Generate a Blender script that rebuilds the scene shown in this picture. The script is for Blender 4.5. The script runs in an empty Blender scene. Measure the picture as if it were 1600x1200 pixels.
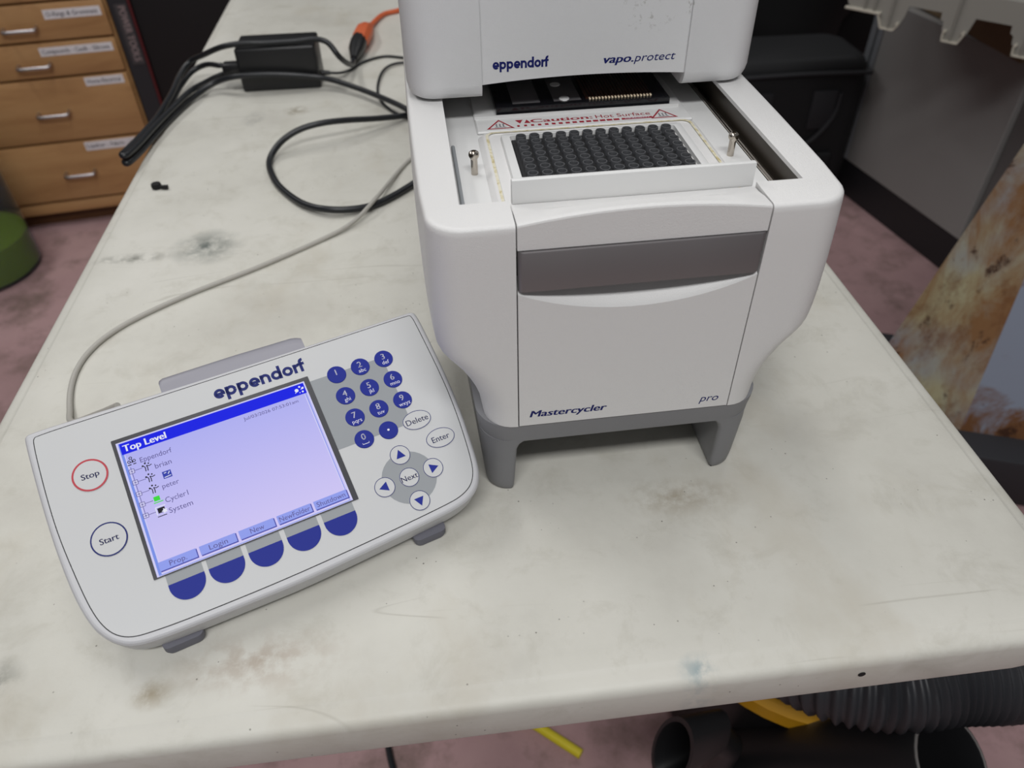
import bpy, bmesh, math, random
from mathutils import Vector, Matrix
from mathutils.geometry import tessellate_polygon
from math import sin, cos, pi, radians
random.seed(7)
S = bpy.context.scene
C = S.collection

# ------------------------------------------------------------------ camera
FPX = 1186.9
camd = bpy.data.cameras.new('camera')
cam = bpy.data.objects.new('camera', camd)
C.objects.link(cam)
S.camera = cam
_yaw, _pit, _rol = 0.11685, 0.73071, 0.01986
_f = Vector((sin(_yaw) * cos(_pit), cos(_yaw) * cos(_pit), -sin(_pit)))
_r = Vector((cos(_yaw), -sin(_yaw), 0))
_d = _f.cross(_r)
_r2 = cos(_rol) * _r + sin(_rol) * _d
_d2 = -sin(_rol) * _r + cos(_rol) * _d
_m = Matrix((( _r2.x, -_d2.x, -_f.x), (_r2.y, -_d2.y, -_f.y), (_r2.z, -_d2.z, -_f.z))).to_4x4()
_m.translation = Vector((-0.11519, -0.44967, 0.42609))
cam.matrix_world = _m
camd.sensor_fit = 'HORIZONTAL'
camd.sensor_width = 36.0
camd.lens = FPX / 1600 * 36.0
camd.clip_start = 0.02
camd.dof.use_dof = True
camd.dof.focus_distance = 0.50
camd.dof.aperture_fstop = 8.4

# ------------------------------------------------------------------ world, lights, exposure
S.view_settings.view_transform = 'Standard'
S.view_settings.look = 'None'
S.view_settings.exposure = 0.0
S.view_settings.gamma = 1.0
S.view_settings.use_curve_mapping = False
S.cycles.use_denoising = True
S.cycles.max_bounces = 8
S.cycles.sample_clamp_indirect = 4.0
W = bpy.data.worlds.new('world')
S.world = W
W.use_nodes = True
W.node_tree.nodes['Background'].inputs[0].default_value = (0.97, 0.98, 1.0, 1)
W.node_tree.nodes['Background'].inputs[1].default_value = 0.15

def area(name, loc, rot, sx, sy, power, col=(1, 0.99, 0.975)):
    l = bpy.data.lights.new(name, 'AREA')
    l.shape = 'RECTANGLE'
    l.size, l.size_y = sx, sy
    l.energy = power
    l.color = col
    o = bpy.data.objects.new(name, l)
    C.objects.link(o)
    o.location = loc
    o.rotation_euler = rot
    return o
area('ceiling_tube_light', (-0.25, 0.55, 2.2), (0, 0, 0), 0.30, 1.6, 12.5)
area('ceiling_tube_light', (-1.6, 1.6, 2.25), (0, 0, 0), 0.3, 1.6, 21)
area('ceiling_tube_light', (1.3, 2.2, 2.25), (0, 0, 0), 0.3, 1.6, 9)
area('ceiling_tube_light', (-0.15, -1.35, 2.05), (radians(15), 0, 0), 1.5, 0.30, 33, (1, 1, 1))

# ------------------------------------------------------------------ materials
MATS = {}
def srgb(r, g, b):
    f = lambda c: (c / 255 / 12.92) if c / 255 <= 0.04045 else ((c / 255 + 0.055) / 1.055) ** 2.4
    return (f(r), f(g), f(b), 1)

def mat(name, col, rough=0.5, metal=0.0, bump=0.0, bscale=400, emit=None, estr=1.0, spec=0.5, var=0.0, vscale=6, coat=0.0):
    m = bpy.data.materials.new(name)
    m.use_nodes = True
    nt = m.node_tree
    b = nt.nodes['Principled BSDF']
    col = tuple(col) if len(col) == 4 else (*col, 1)
    b.inputs['Base Color'].default_value = col
    b.inputs['Roughness'].default_value = rough
    b.inputs['Metallic'].default_value = metal
    b.inputs['Specular IOR Level'].default_value = spec
    b.inputs['Coat Weight'].default_value = coat
    tc = None
    if bump or var:
        tc = nt.nodes.new('ShaderNodeTexCoord')
    if var:
        n = nt.nodes.new('ShaderNodeTexNoise')
        n.inputs['Scale'].default_value = vscale
        n.inputs['Detail'].default_value = 6
        nt.links.new(tc.outputs['Object'], n.inputs['Vector'])
        mx = nt.nodes.new('ShaderNodeMix')
        mx.data_type = 'RGBA'
        mx.inputs['A'].default_value = tuple(c * (1 - var) for c in col[:3]) + (1,)
        mx.inputs['B'].default_value = tuple(min(1, c * (1 + var)) for c in col[:3]) + (1,)
        nt.links.new(n.outputs['Fac'], mx.inputs['Factor'])
        nt.links.new(mx.outputs['Result'], b.inputs['Base Color'])
    if bump:
        n2 = nt.nodes.new('ShaderNodeTexNoise')
        n2.inputs['Scale'].default_value = bscale
        n2.inputs['Detail'].default_value = 3
        nt.links.new(tc.outputs['Object'], n2.inputs['Vector'])
        bp = nt.nodes.new('ShaderNodeBump')
        bp.inputs['Strength'].default_value = bump
        bp.inputs['Distance'].default_value = 0.001
        nt.links.new(n2.outputs['Fac'], bp.inputs['Height'])
        nt.links.new(bp.outputs['Normal'], b.inputs['Normal'])
    if emit:
        b.inputs['Emission Color'].default_value = emit
        b.inputs['Emission Strength'].default_value = estr
    MATS[name] = m
    return m

WHITE = mat('white_textured_plastic', srgb(224, 223, 222), 0.36, bump=0.25, bscale=1800)
LIDW = None
WHITE2 = mat('white_smooth_plastic', srgb(222, 222, 221), 0.35)
CREAM = mat('cream_plastic', srgb(216, 214, 200), 0.4)
GREYB = mat('grey_base_plastic', srgb(128, 128, 131), 0.5, bump=0.15, bscale=1500)
STEEL = mat('brushed_steel', srgb(146, 142, 143), 0.5, metal=0.8)
CHROME = mat('polished_steel', srgb(190, 182, 172), 0.16, metal=1.0)
BLACK = mat('black_plastic', srgb(24, 24, 26), 0.4)
MATTBLACK = mat('matt_black', srgb(14, 14, 15), 0.8)
SLOTD = mat('shaded_slot_metal', srgb(70, 63, 55), 0.4, metal=0.4)  # rail channel colour, darkened to stand for the shaded void under the lip
WELL = mat('dark_grey_rubber', srgb(74, 75, 78), 0.42)
WELLD = mat('dark_grey_plate', srgb(24, 24, 26), 0.6)
NAVY = mat('navy_print', srgb(28, 34, 100), 0.6, spec=0.2)
RED = mat('red_print', srgb(160, 34, 52), 0.5)
GAP = mat('gap_shadow_plastic', srgb(40, 40, 42), 0.8)
GLOSSK = mat('gloss_black_plate', srgb(20, 20, 24), 0.12)
BROWNFLEX = mat('brown_flex_circuit', srgb(64, 36, 24), 0.3)
GOLD = mat('gold_contact', srgb(255, 236, 205), 0.25, metal=0.3)
PATCHG = mat('grey_reflection_paint', srgb(92, 90, 92), 0.35)
PANELW = mat('faceplate_white', srgb(200, 201, 202), 0.42)
CASEG = mat('case_light_grey', srgb(198, 198, 201), 0.4, bump=0.2, bscale=1800)
BTNB = mat('button_blue', srgb(34, 46, 142), 0.55, spec=0.2)
PGREY = mat('faceplate_grey_print', srgb(148, 152, 156), 0.45)
FOOTG = mat('foot_grey_rubber', srgb(104, 104, 114), 0.6)
STANDG = mat('stand_grey_plastic', srgb(150, 149, 158), 0.45)
LETW = mat('white_print', srgb(226, 226, 240), 0.5)
CORDK = mat('black_cord_rubber', srgb(26, 28, 32), 0.38)
CORDG = mat('grey_cable_jacket', srgb(176, 173, 166), 0.45)
ORANGE = mat('orange_cord', srgb(206, 98, 56), 0.5)
PAPER = mat('white_label_paper', srgb(240, 236, 238), 0.6)
INK = mat('label_ink', srgb(70, 70, 84), 0.7)
ALU2 = mat('grey_zinc_rod', srgb(158, 162, 166), 0.5, metal=0.3)
ALU = mat('satin_nickel', srgb(200, 196, 198), 0.28, metal=1.0)

def scr(name, r, g, b, k=0.88):
    return mat(name, (0.004, 0.004, 0.005, 1), 0.5, emit=srgb(r, g, b), estr=k, spec=0.12)
S_TITLE = scr('screen_title_blue', 4, 22, 236)
S_LIGHT = scr('screen_frame_light', 216, 214, 255)
S_MID = scr('screen_frame_blue', 126, 150, 240)
S_BTN = scr('screen_button', 150, 164, 246)
S_SHADE = scr('screen_button_shade', 70, 74, 170)
S_TEXT = scr('screen_text', 96, 90, 150)
S_WHITE = scr('screen_white', 238, 240, 255)
S_DARK = scr('screen_dark', 24, 24, 34)
S_GREEN = scr('screen_green', 60, 226, 60)
S_NAVY = scr('screen_navy', 52, 66, 176)
def screen_bg():
    m = scr('screen_background', 190, 186, 248)
    nt = m.node_tree
    tc = nt.nodes.new('ShaderNodeTexCoord')
    sp = nt.nodes.new('ShaderNodeSeparateXYZ')
    nt.links.new(tc.outputs['Generated'], sp.inputs[0])
    rmp = nt.nodes.new('ShaderNodeValToRGB')
    rmp.color_ramp.elements[0].color = srgb(218, 208, 255)
    rmp.color_ramp.elements[1].color = srgb(178, 180, 250)
    nt.links.new(sp.outputs['Y'], rmp.inputs[0])
    nt.links.new(rmp.outputs[0], nt.nodes['Principled BSDF'].inputs['Emission Color'])
    return m
S_BG = screen_bg()

class G:
    """small node graph helper"""
    def __init__(s, name, rough=0.5, spec=0.4):
        s.m = bpy.data.materials.new(name)
        s.m.use_nodes = True
        s.nt = s.m.node_tree
        s.b = s.nt.nodes['Principled BSDF']
        s.b.inputs['Roughness'].default_value = rough
        s.b.inputs['Specular IOR Level'].default_value = spec
        s.tc = s.nt.nodes.new('ShaderNodeTexCoord').outputs['Object']
    def n(s, t, **k):
        x = s.nt.nodes.new(t)
        for a, v in k.items():
            x.inputs[a].default_value = v
        return x
    def l(s, a, b): s.nt.links.new(a, b)
    def mapping(s, scale=(1, 1, 1), loc=(0, 0, 0), rot=(0, 0, 0)):
        x = s.nt.nodes.new('ShaderNodeMapping')
        x.inputs['Scale'].default_value = scale
        x.inputs['Location'].default_value = loc
        x.inputs['Rotation'].default_value = rot
        s.l(s.tc, x.inputs['Vector'])
        return x.outputs[0]
    def noise(s, scale, detail=5, rough=0.55, vec=None, dist=0.0):
        x = s.n('ShaderNodeTexNoise', Scale=scale, Detail=detail, Roughness=rough, Distortion=dist)
        s.l(vec or s.tc, x.inputs['Vector'])
        return x.outputs['Fac']
    def ramp(s, fac, stops):
        x = s.nt.nodes.new('ShaderNodeValToRGB')
        e = x.color_ramp.elements
        while len(e) < len(stops): e.new(0.5)
        for el, (p, c) in zip(e, stops):
            el.position = p
            el.color = c if isinstance(c, tuple) else (c, c, c, 1)
        s.l(fac, x.inputs[0])
        return x.outputs[0]
    def mix(s, fac, a, b, mode='MIX'):
        x = s.nt.nodes.new('ShaderNodeMix')
        x.data_type = 'RGBA'
        x.blend_type = mode
        for v, i in ((fac, 'Factor'), (a, 'A'), (b, 'B')):
            if isinstance(v, (int, float, tuple)): x.inputs[i].default_value = v
            else: s.l(v, x.inputs[i])
        return x.outputs['Result']
    def math(s, op, a, b=None):
        x = s.nt.nodes.new('ShaderNodeMath')
        x.operation = op
        for i, v in enumerate((a, b)):
            if v is None: continue
            if isinstance(v, (int, float)): x.inputs[i].default_value = v
            else: s.l(v, x.inputs[i])
        return x.outputs[0]
    def blob(s, x, y, rx, ry, soft=1.0):
        mp = s.mapping((1 / rx, 1 / ry, 0), (-x / rx, -y / ry, 0))
        v = s.nt.nodes.new('ShaderNodeVectorMath')
        v.operation = 'LENGTH'
        s.l(mp, v.inputs[0])
        return s.ramp(v.outputs['Value'], [(0.0, 1.0), (soft, 0.0)])
    def out(s, col, bump=None, bs=0.2, bd=0.001):
        if isinstance(col, tuple): s.b.inputs['Base Color'].default_value = col
        else: s.l(col, s.b.inputs['Base Color'])
        if bump is not None:
            bp = s.n('ShaderNodeBump', Strength=bs, Distance=bd)
            s.l(bump, bp.inputs['Height'])
            s.l(bp.outputs[0], s.b.inputs['Normal'])
        return s.m

def table_mat():
    g = G('stained_table_plastic', 0.48, 0.4)
    big = g.noise(5.5, 8, 0.62)
    c = g.ramp(big, [(0.25, srgb(188, 185, 176)), (0.47, srgb(205, 203, 194)), (0.75, srgb(216, 214, 206))])
    med = g.noise(26, 6, 0.7, dist=0.4)
    c = g.mix(g.ramp(med, [(0.52, 0.0), (0.74, 0.42)]), c, srgb(172, 168, 154))
    st = g.noise(9, 5, 0.6, vec=g.mapping((1, 0.7, 1), (3.1, 1.7, 0), (0, 0, 1.1)))
    c = g.mix(g.ramp(st, [(0.56, 0.0), (0.78, 0.45)]), c, srgb(180, 170, 150))
    # smudge of grey grease beside the cable, and smaller ones
    sm = g.math('MULTIPLY', g.blob(-0.356, 0.283, 0.042, 0.04), g.ramp(g.noise(38, 6, 0.65), [(0.36, 0.0), (0.58, 1.0)]))
    c = g.mix(sm, c, srgb(88, 96, 92))
    for (x, y, rx, ry, col, k) in ((-0.43, 0.27, 0.05, 0.012, srgb(120, 120, 112), 0.9), (-0.295, 0.64, 0.02, 0.02, srgb(120, 108, 84), 0.8),
                                   (0.045, -0.115, 0.05, 0.02, srgb(160, 150, 132), 0.8), (-0.35, 0.62, 0.018, 0.03, srgb(150, 150, 146), 0.8),
                                   (-0.30, -0.218, 0.016, 0.012, srgb(150, 136, 110), 0.8), (0.02, -0.243, 0.015, 0.012, srgb(110, 140, 150), 0.7),
                                   (-0.395, -0.20, 0.02, 0.02, srgb(130, 130, 122), 0.8), (-0.24, -0.205, 0.06, 0.025, srgb(168, 152, 136), 0.7)):
        f = g.math('MULTIPLY', g.blob(x, y, rx, ry), g.ramp(g.noise(90, 4, 0.6), [(0.4, 0.0), (0.62, k)]))
        c = g.mix(f, c, col)
    # thin scratches: wavy line noise kept only where narrow
    for sx, sy, r, k in ((2.0, 15, 0.32, 0.38), (1.5, 13, -0.6, 0.32), (2.2, 12, 1.2, 0.28)):
        sc = g.noise(1.0, 2, 0.4, vec=g.mapping((sx, sy, 1), (r * 9, 2, 0), (0, 0, r)), dist=0.2)
        f = g.ramp(sc, [(0.496, 0.0), (0.4995, k), (0.503, 0.0)])
        f = g.math('MULTIPLY', f, g.ramp(g.noise(7, 2, 0.5, vec=g.mapping((1, 1, 1), (r, 5, 1))), [(0.58, 0.0), (0.66, 1.0)]))
        c = g.mix(f, c, srgb(136, 130, 114))
    vo = g.n('ShaderNodeTexVoronoi', Scale=130.0)
    g.l(g.tc, vo.inputs['Vector'])
    sp = g.ramp(vo.outputs['Distance'], [(0.0, 1.0), (0.06, 0.8), (0.09, 0.0)])
    sp = g.math('MULTIPLY', sp, g.ramp(g.noise(31, 2), [(0.54, 0.0), (0.6, 0.9)]))
    c = g.mix(sp, c, srgb(86, 80, 72))
    return g.out(c, g.noise(260, 3), 0.12)
TABLE = table_mat()

def lid_mat():
    g = G('lid_white_plastic', 0.42, 0.5)
    c = srgb(218, 218, 219)
    for x, z, rx, rz, sc, k in ((0.042, 0.268, 0.022, 0.008, 240, 0.4), (0.0695, 0.276, 0.004, 0.008, 200, 0.5), (0.035, 0.28, 0.02, 0.006, 300, 0.3)):
        mp = g.mapping((1 / rx, 0, 1 / rz), (-x / rx, 0, -z / rz))
        v = g.nt.nodes.new('ShaderNodeVectorMath'); v.operation = 'LENGTH'
        g.l(mp, v.inputs[0])
        f = g.math('MULTIPLY', g.ramp(v.outputs['Value'], [(0.2, 1.0), (1.0, 0.0)]), g.ramp(g.noise(sc, 3, 0.6), [(0.56, 0.0), (0.64, k)]))
        c = g.mix(f, c, srgb(120, 116, 100))
    return g.out(c, g.noise(1800, 3), 0.25)
LIDW = lid_mat()
def floor_mat():
    g = G('pink_painted_concrete', 0.6, 0.3)
    a = g.noise(2.2, 8, 0.65)
    c = g.ramp(a, [(0.3, srgb(146, 119, 118)), (0.55, srgb(172, 140, 141)), (0.8, srgb(188, 157, 156))])
    d = g.noise(7, 6, 0.7)
    c = g.mix(g.ramp(d, [(0.5, 0.0), (0.72, 0.75)]), c, srgb(98, 84, 74))
    return g.out(c, g.noise(40, 4), 0.1)
FLOOR = floor_mat()

def wood_mat():
    g = G('maple_wood', 0.45, 0.4)
    n = g.noise(3.0, 7, 0.6, vec=g.mapping((1.2, 1, 7)), dist=0.6)
    c = g.ramp(n, [(0.25, srgb(168, 124, 80)), (0.5, srgb(188, 144, 96)), (0.8, srgb(200, 158, 110))])
    return g.out(c, g.noise(60, 3), 0.05)
WOOD = wood_mat()
WOODD = mat('dark_wood', srgb(96, 62, 34), 0.6, var=0.35, vscale=20)

def rust_mat():
    g = G('rusty_painted_steel', 0.6, 0.4)
    n = g.noise(5.0, 9, 0.66, vec=g.mapping((1.7, 1.7, 0.75)), dist=0.5)
    paint = g.mix(g.ramp(g.noise(4, 4), [(0.40, 0.0), (0.58, 1.0)]), srgb(176, 170, 136), srgb(150, 156, 166))
    c = g.mix(g.ramp(n, [(0.40, 0.0), (0.56, 0.95)]), paint, srgb(138, 98, 58))
    n3 = g.noise(8, 7, 0.7, vec=g.mapping((1.4, 1.4, 0.9), (7, 2, 1)))
    c = g.mix(g.ramp(n3, [(0.52, 0.0), (0.66, 0.8)]), c, srgb(112, 72, 42))
    n2 = g.noise(14, 8, 0.72, vec=g.mapping((1.4, 1.4, 0.9), (3, 1, 0)), dist=0.3)
    c = g.mix(g.ramp(n2, [(0.57, 0.0), (0.63, 0.95)]), c, srgb(58, 32, 20))
    return g.out(c, n, 0.25, 0.004)
RUST = rust_mat()
def bluepaint_mat():
    g = G('pale_blue_painted_steel', 0.5, 0.4)
    n = g.noise(6, 9, 0.7, dist=0.6)
    sp = g.nt.nodes.new('ShaderNodeSeparateXYZ')
    g.l(g.tc, sp.inputs[0])
    low = g.ramp(sp.outputs['Z'], [(0.10, 0.22), (0.24, 0.0)])      # rust creeping up from the foot
    c = g.mix(g.ramp(g.math('ADD', n, low), [(0.56, 0.0), (0.66, 1.0)]), srgb(146, 155, 172), srgb(118, 80, 50))
    n2 = g.noise(13, 8, 0.72)
    c = g.mix(g.ramp(g.math('ADD', n2, g.math('MULTIPLY', low, 0.4)), [(0.62, 0.0), (0.67, 0.9)]), c, srgb(62, 36, 24))
    return g.out(c, n, 0.2, 0.003)
BLUEP = bluepaint_mat()
def gasket_mat():
    g = G('yellowed_gasket', 0.7)
    n = g.noise(220, 6, 0.75)
    c = g.ramp(n, [(0.30, srgb(150, 130, 84)), (0.42, srgb(200, 188, 146)), (0.55, srgb(220, 215, 196))])
    return g.out(c)
GASKET = gasket_mat()

# ------------------------------------------------------------------ mesh helpers
def finish(bm, angle=35, smooth=True):
    bmesh.ops.recalc_face_normals(bm, faces=bm.faces[:])
    for f in bm.faces: f.smooth = smooth
    lim = radians(angle)
    for e in bm.edges:
        if len(e.link_faces) == 2:
            try: e.smooth = e.calc_face_angle() < lim
            except ValueError: e.smooth = True
        else:
            e.smooth = False

def obj(name, bm, m, parent=None, angle=35, smooth=True, kind=None, label=None, recalc=True):
    if recalc: finish(bm, angle, smooth)
    me = bpy.data.meshes.new(name)
    bm.to_mesh(me)
    bm.free()
    return link(name, me, m, parent, kind, label)

def link(name, me, m, parent=None, kind=None, label=None):
    if m is not None:
        me.materials.clear()
        me.materials.append(m)
    o = bpy.data.objects.new(name, me)
    C.objects.link(o)
    if parent is not None: o.parent = parent
    if kind: o['kind'] = kind
    if label: o['label'] = label
    return o

def tag(o, label=None, cat=None, group=None):
    if label: o['label'] = label
    if cat: o['category'] = cat
    if group: o['group'] = group
    return o

def thing(name, label, cat, loc=(0, 0, 0), rz=0.0, group=None):
    o = bpy.data.objects.new(name, None)
    o.empty_display_size = 0.05
    C.objects.link(o)
    o.location = loc
    o.rotation_euler = (0, 0, rz)
    return tag(o, label, cat, group)

def box(bm, x0, x1, y0, y1, z0, z1, bev=0.0, seg=2, M=None):
    vs = [bm.verts.new((x, y, z)) for z in (z0, z1) for y in (y0, y1) for x in (x0, x1)]
    fs = [(0, 1, 3, 2), (4, 6, 7, 5), (0, 4, 5, 1), (2, 3, 7, 6), (0, 2, 6, 4), (1, 5, 7, 3)]
    faces = [bm.faces.new([vs[i] for i in f]) for f in fs]
    geo = vs
    if bev:
        edges = list({e for f in faces for e in f.edges})
        r = bmesh.ops.bevel(bm, geom=edges, offset=bev, segments=seg, profile=0.5, affect='EDGES')
        geo = list({v for f in r['faces'] for v in f.verts} | {v for v in vs if v.is_valid})
    if M is not None:
        for v in geo: v.co = M @ v.co
    return bm

def bbox(*a, **k):
    return box(bmesh.new(), *a, **k)

def loft(bm, rings, closed=True, cap0=True, cap1=True):
    R = [[bm.verts.new(p) for p in r] for r in rings]
    n = len(R[0])
    for a, b in zip(R, R[1:]):
        for i in range(n if closed else n - 1):
            j = (i + 1) % n
            bm.faces.new((a[i], a[j], b[j], b[i]))
    if cap0: bm.faces.new(list(reversed(R[0])))
    if cap1: bm.faces.new(R[-1])
    return R

def rrect(x0, x1, y0, y1, r, n=5):
    rs = r if isinstance(r, (tuple, list)) else (r,) * 4
    out = []
    for (cx, cy, a0, q) in ((x1, y0, -pi / 2, 0), (x1, y1, 0, 1), (x0, y1, pi / 2, 2), (x0, y0, pi, 3)):
        rr = max(rs[q], 1e-5)
        sx = -1 if cx == x1 else 1
        sy = -1 if cy == y1 else 1
        for k in range(n + 1):
            a = a0 + (pi / 2) * k / n
            out.append((cx + sx * rr + rr * cos(a), cy + sy * rr + rr * sin(a)))
    return out

def catmull(pts, sub=6, closed=False):
    P = [Vector(p) for p in pts]
    n = len(P)
    out = []
    for i in range(n if closed else n - 1):
        if closed: a, b, c, d = P[(i - 1) % n], P[i], P[(i + 1) % n], P[(i + 2) % n]
        else: a, b, c, d = P[max(i - 1, 0)], P[i], P[i + 1], P[min(i + 2, n - 1)]
        for k in range(sub):
            t = k / sub
            out.append(0.5 * ((2 * b) + (c - a) * t + (2 * a - 5 * b + 4 * c - d) * t * t + (3 * b - a - 3 * c + d) * t ** 3))
    if not closed: out.append(P[-1])
    return out

def tube(bm, path, r, seg=10, caps=True):
    P = [Vector(p) for p in path]
    n = len(P)
    rad = r if isinstance(r, (list, tuple)) else [r] * n
    up = Vector((0, 0, 1))
    rings = []
    prev = None
    for i in range(n):
        t = (P[min(i + 1, n - 1)] - P[max(i - 1, 0)]).normalized()
        if prev is None:
            a = up if abs(t.dot(up)) < 0.95 else Vector((1, 0, 0))
            u = (a - t * a.dot(t)).normalized()
        else:
            u = (prev - t * prev.dot(t)).normalized()
        prev = u
        w = t.cross(u)
        rings.append([P[i] + rad[i] * (cos(2 * pi * k / seg) * u + sin(2 * pi * k / seg) * w) for k in range(seg)])
    loft(bm, rings, True, caps, caps)
    return bm

def lathe(bm, prof, seg=24, center=(0, 0, 0), cap0=False, cap1=False):
    cx, cy, cz = center
    rings = [[(cx + r * cos(2 * pi * k / seg), cy + r * sin(2 * pi * k / seg), cz + z) for k in range(seg)] for r, z in prof]
    loft(bm, rings, True, cap0, cap1)
    return bm

def poly_prism(bm, pts, z0, z1, f=None):
    """extrude a 2D polygon; f maps (x, y, z) -> 3D"""
    f = f or (lambda x, y, z: (x, y, z))
    loft(bm, [[f(x, y, z0) for x, y in pts], [f(x, y, z1) for x, y in pts]])
    return bm

def flat(bm, pts, f, z=0.0):
    bm.faces.new([bm.verts.new(f(x, y, z)) for x, y in pts])
    return bm

def ring2d(bm, cx, cy, rx, ry, w, f, z=0.0, seg=40):
    a = [bm.verts.new(f(cx + rx * cos(2 * pi * k / seg), cy + ry * sin(2 * pi * k / seg), z)) for k in range(seg)]
    b = [bm.verts.new(f(cx + (rx - w) * cos(2 * pi * k / seg), cy + (ry - w) * sin(2 * pi * k / seg), z)) for k in range(seg)]
    for k in range(seg):
        j = (k + 1) % seg
        bm.faces.new((a[k], a[j], b[j], b[k]))
    return bm

def ell(cx, cy, rx, ry=None, seg=32, a0=0, a1=2 * pi):
    ry = rx if ry is None else ry
    if abs(a1 - a0 - 2 * pi) < 1e-6:
        return [(cx + rx * cos(2 * pi * k / seg), cy + ry * sin(2 * pi * k / seg)) for k in range(seg)]
    return [(cx + rx * cos(a0 + (a1 - a0) * k / seg), cy + ry * sin(a0 + (a1 - a0) * k / seg)) for k in range(seg + 1)]

def stroke(bm, path, w, f, z=0.0):
    """flat ribbon along a 2D path"""
    P = [Vector((p[0], p[1])) for p in path]
    L, R = [], []
    for i, p in enumerate(P):
        t = (P[min(i + 1, len(P) - 1)] - P[max(i - 1, 0)]).normalized()
        nrm = Vector((-t.y, t.x)) * w / 2
        L.append(bm.verts.new(f(p.x + nrm.x, p.y + nrm.y, z)))
        R.append(bm.verts.new(f(p.x - nrm.x, p.y - nrm.y, z)))
    for i in range(len(P) - 1):
        bm.faces.new((L[i], L[i + 1], R[i + 1], R[i]))
    return bm

# text: built-in font only, turned into a flat mesh, fitted to a box
_tcache = {}
def text_mesh(s, bold=0.0, shear=0.0, res=3):
    key = (s, bold, shear, res)
    if key in _tcache: return _tcache[key]
    cu = bpy.data.curves.new('t', 'FONT')
    cu.body = s
    cu.offset = bold
    cu.shear = shear
    cu.resolution_u = res
    o = bpy.data.objects.new('t', cu)
    C.objects.link(o)
    bpy.context.view_layer.update()
    dg = bpy.context.evaluated_depsgraph_get()
    me = bpy.data.meshes.new_from_object(o.evaluated_get(dg))
    v = [(p.co.x, p.co.y) for p in me.vertices]
    fc = [tuple(p.vertices) for p in me.polygons]
    bpy.data.objects.remove(o)
    bpy.data.curves.remove(cu)
    bpy.data.meshes.remove(me)
    _tcache[key] = (v, fc)
    return v, fc
CAP = 0.73
def text(bm, s, x, y, f, w=None, h=None, bold=0.0, shear=0.0, z=0.0, align='L', res=3):
    """bold letters are struck three times a hair apart"""
    if bold:
        d = 1.3 * bold * (h / CAP if h else 1)
        for k in (-1, 0, 1):
            text1(bm, s, x + k * d, y, f, w, h, shear, z + (k + 1) * 1e-6, align, res)
        return bm
    return text1(bm, s, x, y, f, w, h, shear, z, align, res)
def text1(bm, s, x, y, f, w=None, h=None, shear=0.0, z=0.0, align='L', res=3):
    """baseline-left (x, y); w = total width, h = cap height (same units as f)"""
    v, fc = text_mesh(s, 0.0, shear, res)
    x0 = min(p[0] for p in v); x1 = max(p[0] for p in v)
    sy = h / CAP if h else w / (x1 - x0)
    sx = w / (x1 - x0) if w else sy
    if align == 'C': x -= sx * (x1 - x0) / 2
    vs = [bm.verts.new(f(x + (a - x0) * sx, y + b * sy, z)) for a, b in v]
    for q in fc:
        try: bm.faces.new([vs[i] for i in q])
        except ValueError: pass
    return bm

# the maker's geometric logo word, drawn with strokes (x-height 1)
def logo(bm, x, y, f, w, xh, z=0.0, shear=0.0):
    sw = 0.29
    r = 0.5 - sw / 2
    glyph = []
    cur = 0.0
    arc = lambda cx, cy, a0, a1, n=20, rr=r: [(cx + rr * cos(a0 + (a1 - a0) * k / n), cy + rr * sin(a0 + (a1 - a0) * k / n)) for k in range(n + 1)]
    def e():
        nonlocal cur
        cx = cur + 0.5
        glyph.append(arc(cx, 0.5, 0, radians(318)))
        glyph.append([(cx - r, 0.46), (cx + 0.5, 0.46)])
        cur += 1.06
    def p():
        nonlocal cur
        cx = cur + 0.5
        glyph.append(arc(cx, 0.5, 0, 2 * pi))
        glyph.append([(cur + sw / 2, -0.38), (cur + sw / 2, 0.98)])
        cur += 1.10
    def n_():
        nonlocal cur
        glyph.append([(cur + sw / 2, 0), (cur + sw / 2, 0.98)])
        cx = cur + 0.47
        glyph.append(arc(cx, 0.53, radians(172), 0, 14, 0.47 - sw / 2) + [(cx + 0.47 - sw / 2, 0)])
        cur += 1.02
    def d_():
        nonlocal cur
        cx = cur + 0.5
        glyph.append(arc(cx, 0.5, 0, 2 * pi))
        glyph.append([(cur + 1 - sw / 2, 0), (cur + 1 - sw / 2, 1.42)])
        cur += 1.09
    def o_():
        nonlocal cur
        glyph.append(arc(cur + 0.5, 0.5, 0, 2 * pi))
        cur += 1.07
    def r_():
        nonlocal cur
        glyph.append([(cur + sw / 2, 0), (cur + sw / 2, 0.98)])
        glyph.append(arc(cur + 0.46, 0.50, radians(172), radians(70), 8, 0.46 - sw / 2))
        cur += 0.50
    def f_():
        nonlocal cur
        glyph.append([(cur + 0.12 + sw / 2, 0), (cur + 0.12 + sw / 2, 1.05)] + arc(cur + 0.12 + sw / 2 + 0.26, 1.05, pi, radians(80), 8, 0.26))
        glyph.append([(cur, 0.86), (cur + 0.62, 0.86)])
        cur += 0.66
    for c in (e, p, p, e, n_, d_, o_, r_, f_): c()
    k = w / cur
    for k2, st in enumerate(glyph):
        stroke(bm, [(x + a * k + b * xh * shear, y + b * xh) for a, b in st], sw * (k + xh) / 2, f, z + k2 * 1e-6)
    return bm

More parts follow.
